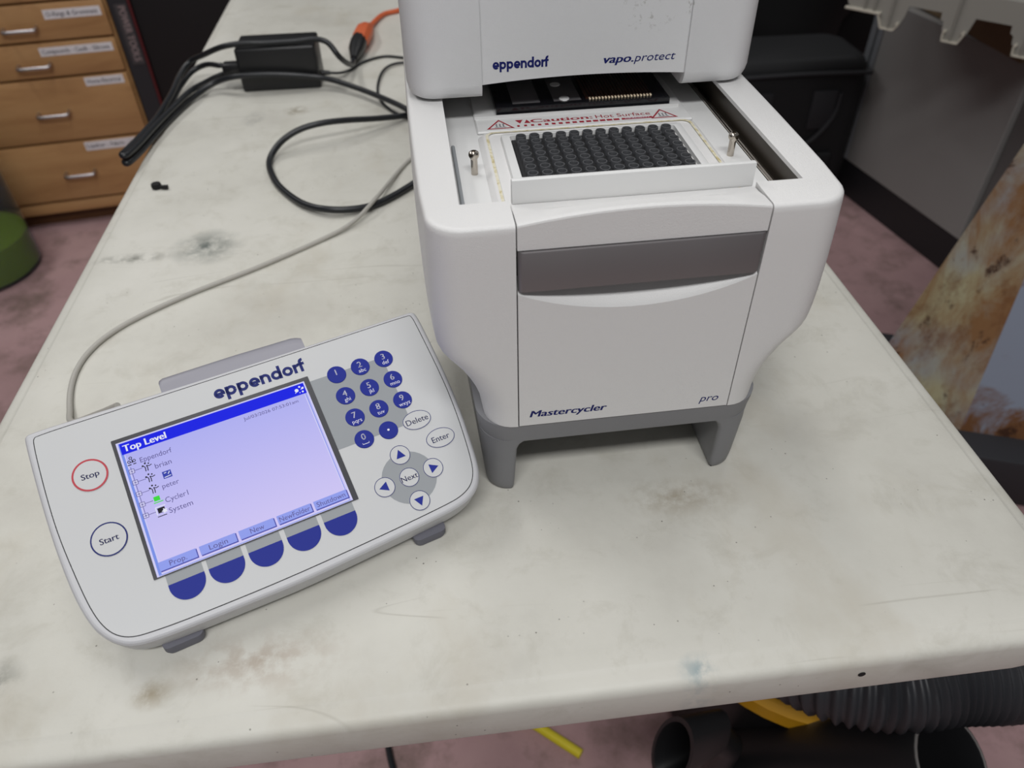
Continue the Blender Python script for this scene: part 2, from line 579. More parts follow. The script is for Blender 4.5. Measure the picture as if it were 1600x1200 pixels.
# ================================================================== SETTING
# floor (table top is z = 0)
FZ = -0.74
bm = bbox(-4.5, 5.5, -3.0, 6.0, FZ - 0.1, FZ)
obj('floor', bm, FLOOR, kind='structure')
DKWALL = mat('dark_grey_wall', srgb(58, 58, 60), 0.8, var=0.1)
obj('wall_back', bbox(-4.5, 5.5, 6.0, 6.1, FZ, 2.3), DKWALL, kind='structure')
obj('wall_left', bbox(-4.6, -4.5, -3.0, 6.0, FZ, 2.3), DKWALL, kind='structure')
obj('wall_right', bbox(5.5, 5.6, -3.0, 6.0, FZ, 2.3), DKWALL, kind='structure')

# ================================================================== FOLDING TABLE
ANG = -0.01104
tb = thing('folding_table', 'long white plastic folding table with stained scratched top', 'table', (0, 0, FZ), ANG)
TX0, TX1, TY0, TY1 = -0.4805, 0.2835, -0.2505, 1.58
bm = bmesh.new()
rings = []
for z, ins in ((-0.038, 0.004), (-0.0375, 0.001), (-0.034, 0.0), (-0.010, 0.0), (-0.0065, 0.0008), (-0.0042, 0.0028), (-0.0028, 0.0058), (-0.0018, 0.0105), (-0.0013, 0.0128), (-0.0003, 0.0143), (0.0, 0.0152)):
    rr = (0.055 - ins, 0.055 - ins, 0.055 - ins, 0.055 - ins)
    rings.append([(x, y, z - FZ) for x, y in rrect(TX0 + ins, TX1 - ins, TY0 + ins, TY1 - ins, rr, 10)])
loft(bm, rings)
obj('tabletop', bm, TABLE, tb, angle=40)
# folding leg frames under the top
LEGM = mat('grey_leg_steel', srgb(120, 122, 124), 0.4, metal=0.4)
for y in (0.42, 1.28):
    for x in (-0.36, 0.16):
        bm = bmesh.new()
        tube(bm, [(x, y, 0.004), (x, y, 0.702)], 0.014, 12)
        obj('leg', bm, LEGM, tb)
        obj('foot_cap', bbox(x - 0.018, x + 0.018, y - 0.018, y + 0.018, 0, 0.03, 0.003), MATTBLACK, tb)
    bm = bmesh.new()
    tube(bm, [(-0.36, y, 0.30), (0.16, y, 0.30)], 0.01, 10)
    obj('crossbar', bm, LEGM, tb)
# small screw hole in the front edge
bm = bmesh.new()
lathe(bm, [(0.0, 0), (0.0023, 0.0), (0.0023, 0.0004), (0, 0.0004)], 12)
for v in bm.verts: v.co = Vector((v.co.x + 0.1215, TY0 - 0.0006 + v.co.z, 0.74 - 0.017 + v.co.y))
obj('screw_hole', bm, MATTBLACK, tb)

# ================================================================== THERMAL CYCLER
tc = thing('thermal_cycler', 'white benchtop thermal cycler with lid slid back over black sample wells', 'lab instrument')
ZT = 0.222
YF = -0.1012
def side_hw(hw, y):
    return hw - 0.0045 * max(0.0, (0.12 - y) / 0.22) ** 2
def outline(hw, ins, r=0.021, yb=0.285):
    pts = [(0.0707, -0.0735), (0.0707, YF + ins)]
    hwf = side_hw(hw, YF) - ins
    yf = YF + ins
    rr = min(r, hwf - 0.0720)
    for k in range(9):
        a = -pi / 2 + pi / 2 * k / 8
        pts.append((hwf - rr + rr * cos(a), yf + rr + rr * sin(a)))
    for y in (-0.055, -0.02, 0.02, 0.06, 0.12, 0.20):
        pts.append((side_hw(hw, y) - ins, y))
    for k in range(7):
        a = pi / 2 * k / 6
        pts.append((hw - ins - 0.02 + 0.02 * cos(a), yb - ins - 0.02 + 0.02 * sin(a)))
    return pts + [(-x, y) for x, y in reversed(pts)]
prof = [(0.0735, 0.0962, 0.0), (0.082, 0.0970, 0), (0.09, 0.0984, 0), (0.0995, 0.1014, 0), (0.108, 0.1052, 0), (0.1165, 0.1100, 0), (0.124, 0.1155, 0), (0.1285, 0.1190, 0),
        (0.132, 0.1212, 0), (0.137, 0.1229, 0), (0.145, 0.1238, 0), (0.16, 0.1244, 0), (0.18, 0.1244, 0), (0.20, 0.1238, 0), (0.2170, 0.1230, 0), (0.2199, 0.1230, 0.0002), (0.2211, 0.1230, 0.0008), (0.2218, 0.1230, 0.0018), (0.2220, 0.1230, 0.0030)]
bm = bmesh.new()
rings = [[(x, y, z) for x, y in outline(hw, i)] for z, hw, i in prof]
R = loft(bm, rings, closed=False, cap0=False, cap1=False)
inner = [(-0.0983, -0.0735), (-0.0983, 0.235), (0.0983, 0.235), (0.0983, -0.0735)]
iv = [bm.verts.new((x, y, ZT)) for x, y in inner]
iv2 = [bm.verts.new((x, y, 0.2194 if abs(x) < 0.1 else ZT)) for x, y in inner]
loop = R[-1] + iv
for t3 in tessellate_polygon([[v.co.copy() for v in loop]]):
    bm.faces.new([loop[i] for i in t3])
for a in range(3):
    bm.faces.new((iv[a], iv[a + 1], iv2[a + 1], iv2[a]))
# front walls of the recess, from the seam sideways
for s in (0, 3):
    end = R[-1][-1] if s == 0 else R[-1][0]
    lo = bm.verts.new((inner[s][0], inner[s][1], 0.203)); lo2 = bm.verts.new((end.co.x, end.co.y, 0.203))
    bm.faces.new((iv[s], end, lo2, lo))
bm.faces.new(R[0])
obj('body', bm, WHITE, tc, angle=30)

# inner structure that closes the shell behind the front parts
obj('inner_frame', bbox(-0.0700, 0.0700, -0.0822, -0.0745, 0.076, 0.2060), GAP, tc)

# --- front panel with finger scoop
bm = bmesh.new()
NX = 36
zlow, zhigh = 0.0740, 0.1798
def zarc(x):
    return 0.1783 - 0.0150 * max(0.0, 1 - (x / 0.0695) ** 2) ** 0.9
grid = []
for i in range(NX + 1):
    x = -0.0699 + 0.1398 * i / NX
    za = zarc(x)
    dep = 0.0130 * (max(0.0, (za - zhigh) / (0.1633 - zhigh)) ** 0.8)
    col = []
    for t in (0, 0.33, 0.66, 0.92, 1.0):
        col.append((x, YF, zlow + (za - zlow) * t))
    for t in (0.12, 0.3, 0.5, 0.7, 0.85, 1.0):
        col.append((x, YF + dep * t, za + (zhigh - za) * 0.75 * (0.45 * t + 0.55 * t * t)))
    grid.append([bm.verts.new(c) for c in col])
for a, b in zip(grid, grid[1:]):
    for j in range(len(a) - 1):
        bm.faces.new((a[j], b[j], b[j + 1], a[j + 1]))
bd = [e for e in bm.edges if len(e.link_faces) == 1]
ex = bmesh.ops.extrude_edge_only(bm, edges=bd)
for v in ex['geom']:
    if isinstance(v, bmesh.types.BMVert): v.co.y = -0.0835
fp = obj('front_panel', bm, WHITE, tc, angle=28)
XZ = lambda y: (lambda x, z, n: (x, y - n, z))
ft = XZ(YF - 0.00012)
bm = bmesh.new()
text(bm, 'Mastercycler', -0.0630, 0.0812, ft, w=0.0505, h=0.0058, bold=0.028, shear=0.22)
obj('lettering', bm, NAVY, fp, smooth=False, recalc=False, label='bold italic navy lettering')
bm = bmesh.new()
text(bm, 'pro', 0.0500, 0.0797, ft, w=0.0130, h=0.0062, shear=0.24)
obj('lettering', bm, NAVY, fp, smooth=False, recalc=False, label='thin italic navy lettering')

# --- dark steel grip bar
bm = bmesh.new()
n = 10
rings = []
for x in [-0.0697, -0.0694, -0.0685, -0.067, -0.03, 0.03, 0.067, 0.0685, 0.0694, 0.0697]:
    e = 0.0022 * max(0, (abs(x) - 0.067) / 0.0027) ** 2
    rings.append([(x, YF - 0.0012 + e, 0.1803), (x, YF - 0.0012 + e, 0.2052), (x, YF - 0.0007 + e, 0.2060), (x, YF + 0.0025, 0.2062), (x, YF + 0.0025, 0.1803)])
loft(bm, rings)
obj('steel_grip_bar', bm, STEEL, tc, label='dark brushed steel strip')

# --- curved drawer front above the bar
bm = bmesh.new()
def arcz(x): return 0.0057 * max(0.0, 1 - (x / 0.0699) ** 2)
cols = []
for i in range(NX + 1):
    x = -0.0699 + 0.1398 * i / NX
    a = arcz(x)
    cols.append([(x, -0.1008, 0.2066), (x, -0.1008, 0.2205 + a), (x, -0.1004, 0.2214 + a), (x, -0.0994, 0.2219 + a), (x, -0.0980, 0.2220 + a),
                 (x, -0.0880, 0.2213 + a * 0.62), (x, -0.0835, 0.2203 + a * 0.25), (x, -0.0800, 0.2198), (x, -0.0742, 0.2196), (x, -0.0742, 0.2066)])
loft(bm, cols)
df = obj('drawer_front', bm, WHITE, tc, angle=14)
bm = bbox(-0.0692, 0.0692, -0.0735, -0.0695, 0.2190, 0.2338, 0.0009, 2)
obj('flap', bm, WHITE2, tc)

# --- recess floor, slide rails
obj('recess_floor', bbox(-0.1045, 0.0945, -0.0733, 0.232, 0.197, 0.204), WHITE2, tc)
for s in (-1, 1):
    rail = obj('slide_rail', bbox(min(s * 0.1008, s * 0.1050), max(s * 0.1008, s * 0.1050), -0.0730, 0.230, 0.2041 if s < 0 else 0.1990, 0.2192), SLOTD, tc, label='slide rail channel with the slot shade in its dark colour')
    if s > 0: obj('rail_bed', bbox(0.0946, 0.1007, -0.0730, 0.230, 0.1990, 0.2026), SLOTD, rail)
    bm = bmesh.new()
    if s > 0: tube(bm, [(0.0962, -0.0722, 0.2046), (0.0962, 0.22, 0.2046)], 0.0014, 10)
    else: tube(bm, [(-0.0948, -0.0722, 0.2054), (-0.0948, 0.036, 0.2054)], 0.0013, 10)
    obj('guide_rod', bm, CHROME if s > 0 else ALU2, rail)
# --- plinth with stained gasket groove
bm = bmesh.new()
def pl_ring(i, z):
    return [(x, y, z) for x, y in rrect(-0.0770 + i, 0.0770 - i, -0.0725, 0.0545 - i, (0.0005, 0.008 - i * 0.4, 0.008 - i * 0.4, 0.0005), 5)]
loft(bm, [pl_ring(0, 0.2041), pl_ring(0.0028, 0.2070), pl_ring(0.0038, 0.2076), pl_ring(0.0050, 0.2078), pl_ring(0.0054, 0.2074), pl_ring(0.0070, 0.2074), pl_ring(0.0074, 0.2070)])
blk = obj('sample_block', bm, WHITE, tc, angle=25)
bm = bmesh.new()
a = [bm.verts.new(p) for p in pl_ring(0.0050, 0.20795)]
b = [bm.verts.new(p) for p in pl_ring(0.0068, 0.20795)]
for k in range(len(a)):
    j = (k + 1) % len(a)
    bm.faces.new((a[k], a[j], b[j], b[k]))
obj('gasket', bm, GASKET, blk, label='yellowed gasket line')
bm = bmesh.new()
loft(bm, [[(x, y, z) for x, y in rrect(-hx, hx, y0, y1, 0.002, 3)] for hx, y0, y1, z in
          ((0.0625, -0.0440, 0.0415, 0.2069), (0.0618, -0.0433, 0.0408, 0.2098), (0.0612, -0.0427, 0.0402, 0.2102), (0.0566, -0.0390, 0.0366, 0.2102), (0.0562, -0.0386, 0.0362, 0.2060))])
obj('block_surround', bm, WHITE2, blk)
obj('well_plate', bbox(-0.0556, 0.0556, -0.0380, 0.0356, 0.2062, 0.2078, 0.0005, 1), WELLD, blk)
bm = bmesh.new()
lathe(bm, [(0.0035, 0.0), (0.0035, 0.0056), (0.0033, 0.0060), (0.00275, 0.0060), (0.0026, 0.0057), (0.0024, 0.0025), (0.0, 0.0025)], 16)
finish(bm, 40)
wm = bpy.data.meshes.new('sample_well')
bm.to_mesh(wm); bm.free()
for j in range(8):
    for i in range(12):
        o = link('sample_well', wm, WELL if not wm.materials else None, blk)
        o.location = ((i - 5.5) * 0.009, (3.5 - j) * 0.009, 0.2062)
# --- guide pins
for s in (-1, 1):
    bm = bmesh.new()
    lathe(bm, [(0.0, 0.0), (0.0022, 0.0), (0.0022, 0.0098), (0.0024, 0.0106), (0.0031, 0.0117), (0.0034, 0.0130), (0.0031, 0.0144), (0.0022, 0.0152), (0.0014, 0.0154), (0.0013, 0.0138), (0, 0.0136)], 20)
    for v in bm.verts: v.co += Vector((s * 0.0838, -0.0022, 0.2040))
    obj('guide_pin', bm, CHROME, tc, label='steel guide pin with ball head')
# --- caution label behind the wells
lab = obj('caution_label', bbox(-0.0765, 0.0765, 0.0548, 0.1600, 0.2041, 0.2062, 0.0008, 1), WHITE2, tc, label='white plate with red caution print')
top2 = lambda x, y, n: (x, y, 0.2063 + n)
bm = bmesh.new()
text(bm, 'Caution:', -0.0375, 0.0650, top2, w=0.0440, h=0.0058, bold=0.03)
text(bm, 'Hot Surface', 0.0090, 0.0650, top2, w=0.0395, h=0.0058)
obj('lettering', bm, RED, lab, smooth=False, recalc=False)
bm = bmesh.new()
for k, x in enumerate([-0.0480 + 0.0049 * q for q in range(15)]):
    w = 0.0018 + 0.00017 * k
    flat(bm, [(x, 0.0594), (x + w, 0.0594), (x + w, 0.0622), (x, 0.0622)], top2)
flat(bm, [(0.0265, 0.0594), (0.0487, 0.0594), (0.0487, 0.0622), (0.0265, 0.0622)], top2)
flat(bm, [(-0.0455, 0.0648), (-0.0484, 0.0708), (-0.0428, 0.0708)], top2)
flat(bm, [(-0.0424, 0.0648), (-0.0378, 0.0648), (-0.0401, 0.0708)], top2)
obj('warning_marks', bm, RED, lab, smooth=False, recalc=False, label='red dashes and triangles')
bm = bmesh.new()
text(bm, 'GRADIENT', 0.0290, 0.06035, top2, w=0.0180, h=0.0013, bold=0.03, z=0.0001, res=2)
obj('lettering', bm, LETW, lab, smooth=False, recalc=False)
for cx in (-0.0598, 0.0570):
    bm = bmesh.new()
    o3 = [(cx - 0.0098, 0.0582), (cx + 0.0098, 0.0582), (cx, 0.0735)]
    i3 = [(cx - 0.0076, 0.0594), (cx + 0.0076, 0.0594), (cx, 0.0711)]
    A = [bm.verts.new(top2(x, y, 0)) for x, y in o3]
    B = [bm.verts.new(top2(x, y, 0)) for x, y in i3]
    for k in range(3):
        bm.faces.new((A[k], A[(k + 1) % 3], B[(k + 1) % 3], B[k]))
    obj('hot_surface_triangle', bm, RED, lab, smooth=False, recalc=False)
    bm = bmesh.new()
    for q in (-0.0024, 0, 0.0024):
        stroke(bm, [(cx + q + 0.0005 * sin(t * 2.0), 0.0615 + 0.0006 * t) for t in range(9)], 0.0006, top2)
    stroke(bm, [(cx - 0.004, 0.0607), (cx + 0.004, 0.0607)], 0.0005, top2)
    obj('heat_symbol', bm, INK, lab, smooth=False, recalc=False)
obj('white_rib', bbox(-0.0765, 0.0722, 0.0760, 0.0772, 0.2060, 0.2082), WHITE2, tc)
# --- heated plate seen under the lid
hp = obj('heated_plate', bbox(-0.0605, 0.0665, 0.0795, 0.150, 0.2064, 0.2122, 0.0006, 1), GLOSSK, tc)
for (x0, x1, y0, y1) in ((-0.0480, -0.0280, 0.0850, 0.128), (-0.0180, 0.0020, 0.0850, 0.128)):
    obj('reflection_patch', bbox(x0, x1, y0, y1, 0.2120, 0.2124), PATCHG, hp)  # grey rectangles painted in as reflections on the glossy plate
for (x, y) in ((-0.010, 0.0885), (-0.012, 0.116)):
    bm = bmesh.new()
    lathe(bm, [(0.0, 0.2132), (0.0036, 0.2130), (0.0040, 0.2121)], 16, (x, y, 0))
    obj('rivet', bm, WHITE2, hp)
obj('flex_circuit', bbox(0.0055, 0.0545, 0.0862, 0.145, 0.2120, 0.2127), BROWNFLEX, hp)
for k in range(20):
    x = 0.0075 + k * 0.00236
    bm = bbox(x, x + 0.0014, 0.0835, 0.0862, 0.2120, 0.2134, 0.0003, 1)
    obj('contact', bm, GOLD, hp)
    obj('trace', bbox(x + 0.0003, x + 0.0011, 0.0868, 0.143, 0.2126, 0.21285), MATTBLACK, hp)

# --- lid (boolean-cut notch under the centre panel)
def lid_outline(ins, hw=0.1215, y0=0.068, y1=0.305, r=0.019):
    return rrect(-hw + ins, hw - ins, y0 + ins, y1 - ins, max(r - ins, 0.004), 7)
bm = bmesh.new()
loft(bm, [[(x, y, z) for x, y in lid_outline(i)] for z, i in ((0.2228, 0.0105), (0.2231, 0.0080), (0.2242, 0.0048), (0.2262, 0.0024), (0.2292, 0.0009), (0.2335, 0.0), (0.345, 0.0), (0.352, 0.0012), (0.3565, 0.005), (0.358, 0.012))])
finish(bm)
lm = bpy.data.meshes.new('lid'); bm.to_mesh(lm); bm.free()
cut = bmesh.new()
rows = []
for i in range(17):
    x = -0.0707 + 0.1414 * i / 16
    rows.append((x, 0.2326 + 0.0028 * (1 - (x / 0.0707) ** 2)))
poly = [(-0.0707, 0.20)] + rows + [(0.0707, 0.20)]
poly_prism(cut, poly, 0.0, 0.19, lambda x, y, z: (x, z, y))
finish(cut)
cm = bpy.data.meshes.new('cut'); cut.to_mesh(cm); cut.free()
cut2 = bbox(-0.0707, 0.0707, 0.0, 0.0702, 0.20, 0.40)
finish(cut2)
cm2 = bpy.data.meshes.new('cut2'); cut2.to_mesh(cm2); cut2.free()
lo = bpy.data.objects.new('lid', lm)
c1 = bpy.data.objects.new('cut', cm); c2 = bpy.data.objects.new('cut2', cm2)
for q in (lo, c1, c2): C.objects.link(q)
for q in (c1, c2):
    md = lo.modifiers.new('b', 'BOOLEAN'); md.operation = 'DIFFERENCE'; md.object = q; md.solver = 'EXACT'
bpy.context.view_layer.update()
lm2 = bpy.data.meshes.new_from_object(lo.evaluated_get(bpy.context.evaluated_depsgraph_get()))
for q in (lo, c1, c2): bpy.data.objects.remove(q)
bm = bmesh.new(); bm.from_mesh(lm2)
lid = obj('lid', bm, LIDW, tc, angle=30)
fl = XZ(0.0700)
bm = bmesh.new(); logo(bm, -0.0630, 0.2424, fl, 0.0382, 0.0050)
obj('lettering', bm, NAVY, lid, smooth=False, recalc=False, label='navy logo word')
bm = bmesh.new()
text(bm, 'vapo.', 0.0132, 0.2422, fl, w=0.0205, h=0.0056, bold=0.028, shear=0.22)
obj('lettering', bm, NAVY, lid, smooth=False, recalc=False, label='bold navy italic lettering')
bm = bmesh.new()
text(bm, 'protect', 0.0342, 0.2422, fl, w=0.0290, h=0.0056, shear=0.22)
obj('lettering', bm, NAVY, lid, smooth=False, recalc=False, label='thin navy italic lettering')

# --- grey base with four legs
def base_outline(hw, yf, yb=0.27, r=0.022):
    return [(x + (1 if x > 0 else -1) * 0.0135 * max(0.0, min(1.0, (y + 0.09) / 0.18)), y) for x, y in rrect(-hw, hw, yf, yb, (r, 0.012, 0.012, r), 7)]
bm = bmesh.new()
loft(bm, [[(x, y, z) for x, y in base_outline(hw, yf)] for z, hw, yf in ((0.0565, 0.0942, -0.0981), (0.0575, 0.0944, -0.0983), (0.0700, 0.0957, -0.1000), (0.0733, 0.0958, -0.1002))])
gb = obj('base_frame', bm, GREYB, tc, label='grey plastic base frame')
for sx in (-1, 1):
    bm = bmesh.new()
    rings = []
    for z, xi, xo, yf, yk in ((0.0575, 0.0630, 0.0943, -0.0982, 0.262), (0.0555, 0.0660, 0.0942, -0.0980, 0.262), (0.0525, 0.0690, 0.0940, -0.0976, 0.262), (0.0470, 0.0710, 0.0937, -0.0970, 0.260),
                              (0.0100, 0.0726, 0.0915, -0.0928, 0.255), (0.0025, 0.0732, 0.0908, -0.0918, 0.254), (0.0, 0.0745, 0.0892, -0.0902, 0.252)):
        ro = 0.0205 if z > 0.05 else 0.0185 if z > 0.04 else 0.0145
        pts = [(x + (0.0135 * max(0.0, min(1.0, (y + 0.09) / 0.18)) if x > 0.08 else 0.0), y) for x, y in
               rrect(xi, xo, yf, yk, (ro, 0.006, 0.003, 0.0026), 7)]
        # extra points along the outer side so the flare is smooth
        if sx < 0: pts = [(-x, y) for x, y in reversed(pts)]
        rings.append([(x, y, z) for x, y in pts])
    loft(bm, rings)
    obj('side_foot', bm, GREYB, tc, angle=45)

# ================================================================== CONTROL PANEL
QO = Vector((-0.2529, -0.1065, 0.0637)); QH = 0.3646; QT = 0.4421
cp = thing('control_panel', 'tilted grey control panel with lit blue-white screen and keypad', 'control panel', (QO.x, QO.y, 0), QH)
def K(u, v, n):
    """panel millimetres (right, up, out) -> local to the control panel's empty"""
    u, v, n = u / 1000, v / 1000, n / 1000
    return (u, v * cos(QT) - n * sin(QT), QO.z + v * sin(QT) + n * cos(QT))
outer = [(-108.6, 66), (-108.0, 70.6), (-104, 72.2), (-60, 71.9), (6, 71.5), (90, 71.6), (146, 72.6), (152, 72.2), (154.2, 68.5), (154.6, 45), (154.4, 12.8), (152.6, -15), (150.2, -34), (147.6, -52), (145, -61),
         (140, -69), (132, -74), (122, -76.5), (110, -77.6), (67, -79.6), (16, -81.6), (-12, -81.0), (-40, -80.4), (-67, -79.6), (-82, -77.8), (-91, -72.4), (-97.5, -64), (-101.5, -55), (-105.2, -38), (-107.6, -12), (-108.6, 12), (-108.9, 42)]
inner_p = [(-104.0, 62), (-103.4, 66.6), (-101, 68.2), (-53, 68.4), (35, 68.6), (90, 69.0), (147, 69.6), (149.4, 68.6), (150.2, 62), (150.6, 14.5), (149, -12), (146, -36), (143.2, -52), (140.4, -60), (135.5, -66.4),
           (127, -70.4), (116, -72.0), (70, -74.3), (7, -76.2), (-49.7, -75.4), (-73, -74.0), (-83, -72.3), (-90.5, -67.2), (-95.5, -58.5), (-98.8, -46), (-101.6, -25), (-104.2, 1), (-104.8, 25), (-104.5, 50)]
def smoothp(p, n=3):
    for _ in range(2):                       # corner cutting keeps the outline convex
        q = []
        for i in range(len(p)):
            a, b = p[i], p[(i + 1) % len(p)]
            q += [(a[0] * .75 + b[0] * .25, a[1] * .75 + b[1] * .25), (a[0] * .25 + b[0] * .75, a[1] * .25 + b[1] * .75)]
        p = q
    return p
def inset(p, d):
    m = len(p); out = []
    for i in range(m):
        a, c = Vector(p[i - 1]), Vector(p[(i + 1) % m])
        t = (c - a).normalized()
        nrm = Vector((t.y, -t.x))
        out.append((p[i][0] + nrm.x * d, p[i][1] + nrm.y * d))
    return out
so = smoothp(outer); si = smoothp(inner_p)
bm = bmesh.new()
loft(bm, [[K(x, y, n) for x, y in inset(so, d)] for d, n in ((6.0, -28), (2.2, -27.4), (1.0, -26), (0.5, -22), (0.0, -4.0), (0.25, -2.0), (1.2, -0.7), (2.2, -0.1), (2.6, 0.0), (3.4, 0.0))])
obj('case', bm, CASEG, cp, angle=19)
bm = bmesh.new(); flat(bm, si, K, 0.08)
obj('faceplate_gap', bm, GAP, cp, smooth=False)
bm = bmesh.new()
sfi = inset(si, 0.55)
loft(bm, [[K(x, y, 0.05) for x, y in sfi], [K(x, y, 0.22) for x, y in sfi]])
fpl = obj('faceplate', bm, PANELW, cp, angle=20)
L1, L2, L3 = 0.30, 0.40, 0.5
# grey printed areas
bm = bmesh.new(); flat(bm, [(63, -9.7), (116.8, -9.7), (116.8, 44.0), (63, 44.0)], K, L1)
obj('printed_area', bm, PGREY, fpl, smooth=False)
bm = bmesh.new(); flat(bm, ell(100, -45, 18.2), K, L1)
obj('printed_area', bm, PGREY, fpl, smooth=False)
def disc(name, cx, cy, rx, ry, m, n0=0.2, n1=0.75, parent=cp):
    bm = bmesh.new()
    loft(bm, [[K(x, y, n) for x, y in ell(cx, cy, rx - d, ry - d, 36)] for d, n in ((0, n0), (0, n1 - 0.25), (0.25, n1))], cap0=False)
    return obj(name, bm, m, parent, angle=20)
keys = [('1', '', 82.8, 42.4), ('2', 'abc', 100, 42.4), ('3', 'def', 117.4, 42.5), ('4', 'ghi', 82.7, 25.3), ('5', 'jkl', 100, 25.3), ('6', 'mno', 117.4, 25.4),
        ('7', 'pqrs', 82.8, 8.1), ('8', 'tuv', 100, 8.2), ('9', 'wxyz', 117.5, 8.4), ('0', '_', 82.7, -8.9), ('.', '', 100, -8.9)]
for d, sub, cx, cy in keys:
    kb = disc('key', cx, cy, 6.5, 6.5, BTNB)
    bm = bmesh.new()
    if d == '.': flat(bm, ell(cx, cy + 0.2, 0.8, 0.8, 14), K, 0.8)
    else: text(bm, d, cx, cy + (-0.4 if sub else -0.4), K, h=4.6, align='C', z=0.8, bold=0.008)
    if sub == '_': stroke(bm, [(cx - 2.2, cy - 2.6), (cx - 2.2, cy - 3.5), (cx + 2.2, cy - 3.5), (cx + 2.2, cy - 2.6)], 0.4, K, 0.8)
    elif sub: text(bm, sub, cx + 0.3, cy - 4.3, K, h=2.9, w=None, align='C', z=0.8)
    obj('lettering', bm, LETW, kb, smooth=False, recalc=False)
def ringbutton(name, cx, cy, rx, ry, w, rm, word=None, h=3, bold=0.0, ww=None, dy=0.0):
    kb = disc(name, cx, cy, rx, ry, PANELW, 0.2, 0.62)
    bm = bmesh.new(); ring2d(bm, cx, cy, rx - 0.1, ry - 0.1, w, K, 0.66)
    obj('outline', bm, rm, kb, smooth=False, recalc=False)
    if word:
        bm = bmesh.new(); text(bm, word, cx, cy - h / 2 + dy, K, h=h, w=ww, align='C', z=0.66, bold=bold)
        obj('lettering', bm, NAVY, kb, smooth=False, recalc=False)
    return kb
NAVY2 = mat('navy_ring_print', srgb(38, 46, 110), 0.6, spec=0.2)
REDR = mat('red_ring_print', srgb(184, 52, 66), 0.5)
tag(ringbutton('stop_button', -79.0, 31.2, 10.4, 10.6, 1.15, REDR, 'Stop', 3.9, 0.012, 10.2), 'round button with red outline')
ringbutton('start_button', -79.0, -12.0, 10.4, 10.6, 0.85, NAVY2, 'Start', 3.9, 0.012, 10.6)
ringbutton('delete_button', 120.7, -9.1, 10.2, 6.9, 0.42, NAVY2, 'Delete', 4.3, 0.004, 15.8)
ringbutton('enter_button', 130.5, -27.0, 10.3, 7.0, 0.42, NAVY2, 'Enter', 4.3, 0.004, 12.6)
ringbutton('next_button', 99.9, -45.0, 6.7, 6.7, 0.42, NAVY2, 'Next', 4.0, 0.004, 11.4)
for cx, cy, a in ((100.3, -28.3, 90), (117.1, -45.0, 0), (100.0, -62.3, -90), (82.5, -45.2, 180)):
    kb = ringbutton('arrow_button', cx, cy, 6.9, 6.9, 0.42, NAVY2)
    bm = bmesh.new()
    # arrow heads point out of the cross
    flat(bm, [(cx + 3.9 * cos(radians(a + t)), cy + 3.9 * sin(radians(a + t))) for t in (0, 122, 238)], K, 0.68)
    obj('arrow', bm, BTNB, kb, smooth=False, recalc=False)
for cx in (-46.1, -22.7, 1.1, 25.0, 48.9):
    bm = bmesh.new()
    pts = [(cx - 10.4, -52.1), (cx + 10.4, -52.1)] + [(cx + 10.4 * cos(t), -54.0 + 10.6 * sin(t)) for t in [-pi * k / 24 for k in range(25)]]
    pts = [pts[0]] + list(reversed(pts[2:])) + [pts[1]]
    loft(bm, [[K(x, y, n) for x, y in pts] for n in (0.2, 0.6)], cap0=False)
    sk = obj('soft_key', bm, BTNB, cp, angle=40)
    bm = bmesh.new(); flat(bm, [(cx - 10.4, -52.1), (cx + 10.4, -52.1), (cx + 10.4, -45.0), (cx - 10.4, -45.0)], K, L1)
    obj('key_tab', bm, PGREY, sk, smooth=False, label='grey tab above the blue key')
bm = bmesh.new(); logo(bm, 3.6, 53.0, K, 62.0, 7.0, 0.32)
obj('lettering', bm, NAVY2, cp, smooth=False, recalc=False, label='navy logo word above the screen')
# screen
bm = bmesh.new()
loft(bm, [[K(x, y, n) for x, y in rrect(-62.8, 64.2, -46.0, 48.2, 0.4, 2)] for n in (0.1, 0.75)])
bz = obj('screen_bezel', bm, mat('bezel_dark_grey', srgb(54, 54, 60), 0.35), cp)
SW, SH0, SH1 = 60.6, -45.2, 45.4
bm = bmesh.new()
loft(bm, [[K(x, y, n) for x, y in ((-SW, SH0), (SW, SH0), (SW, SH1), (-SW, SH1))] for n in (0.3, 0.85)])
sc = obj('screen', bm, S_BG, cp, smooth=False)
def srect(bm, x0, x1, y0, y1, n): flat(bm, [(x0, y0), (x1, y0), (x1, y1), (x0, y1)], K, n)
bm = bmesh.new()
for a in ((-60.6, -59.4, SH0, SH1), (59.6, 60.6, SH0, SH1), (-60.6, 60.6, 44.6, SH1), (-60.6, 60.6, SH0, -43.9), (-57.8, -57.2, -44, 36), (57.6, 58.2, -44, 36)): srect(bm, *a, 0.9)
obj('screen_frame', bm, S_LIGHT, sc, smooth=False, recalc=False)
bm = bmesh.new()
for a in ((-59.4, -57.8, SH0 + 0.8, 44.6), (58.4, 58.8, SH0 + 1, 40), (-59.4, 59.6, -44.9, -44.5)): srect(bm, *a, 0.92)
obj('screen_frame', bm, S_MID, sc, smooth=False, recalc=False)
bm = bmesh.new(); srect(bm, -58.8, 59.6, 36.6, 44.4, 0.95)
obj('title_bar', bm, S_TITLE, sc, smooth=False, recalc=False)
bm = bmesh.new(); text(bm, 'Top Level', -57.2, 38.2, K, w=25.5, h=4.8, bold=0.025, z=1.0)
obj('screen_lettering', bm, S_WHITE, sc, smooth=False, recalc=False)
bm = bmesh.new()
for (x, y, r) in ((53.8, 40.4, 1.3), (56.3, 42.4, 0.7), (58.0, 40.9, 0.8), (57.4, 38.4, 0.7), (55.4, 38.2, 0.35)): flat(bm, ell(x, y, r, r, 10), K, 1.0)
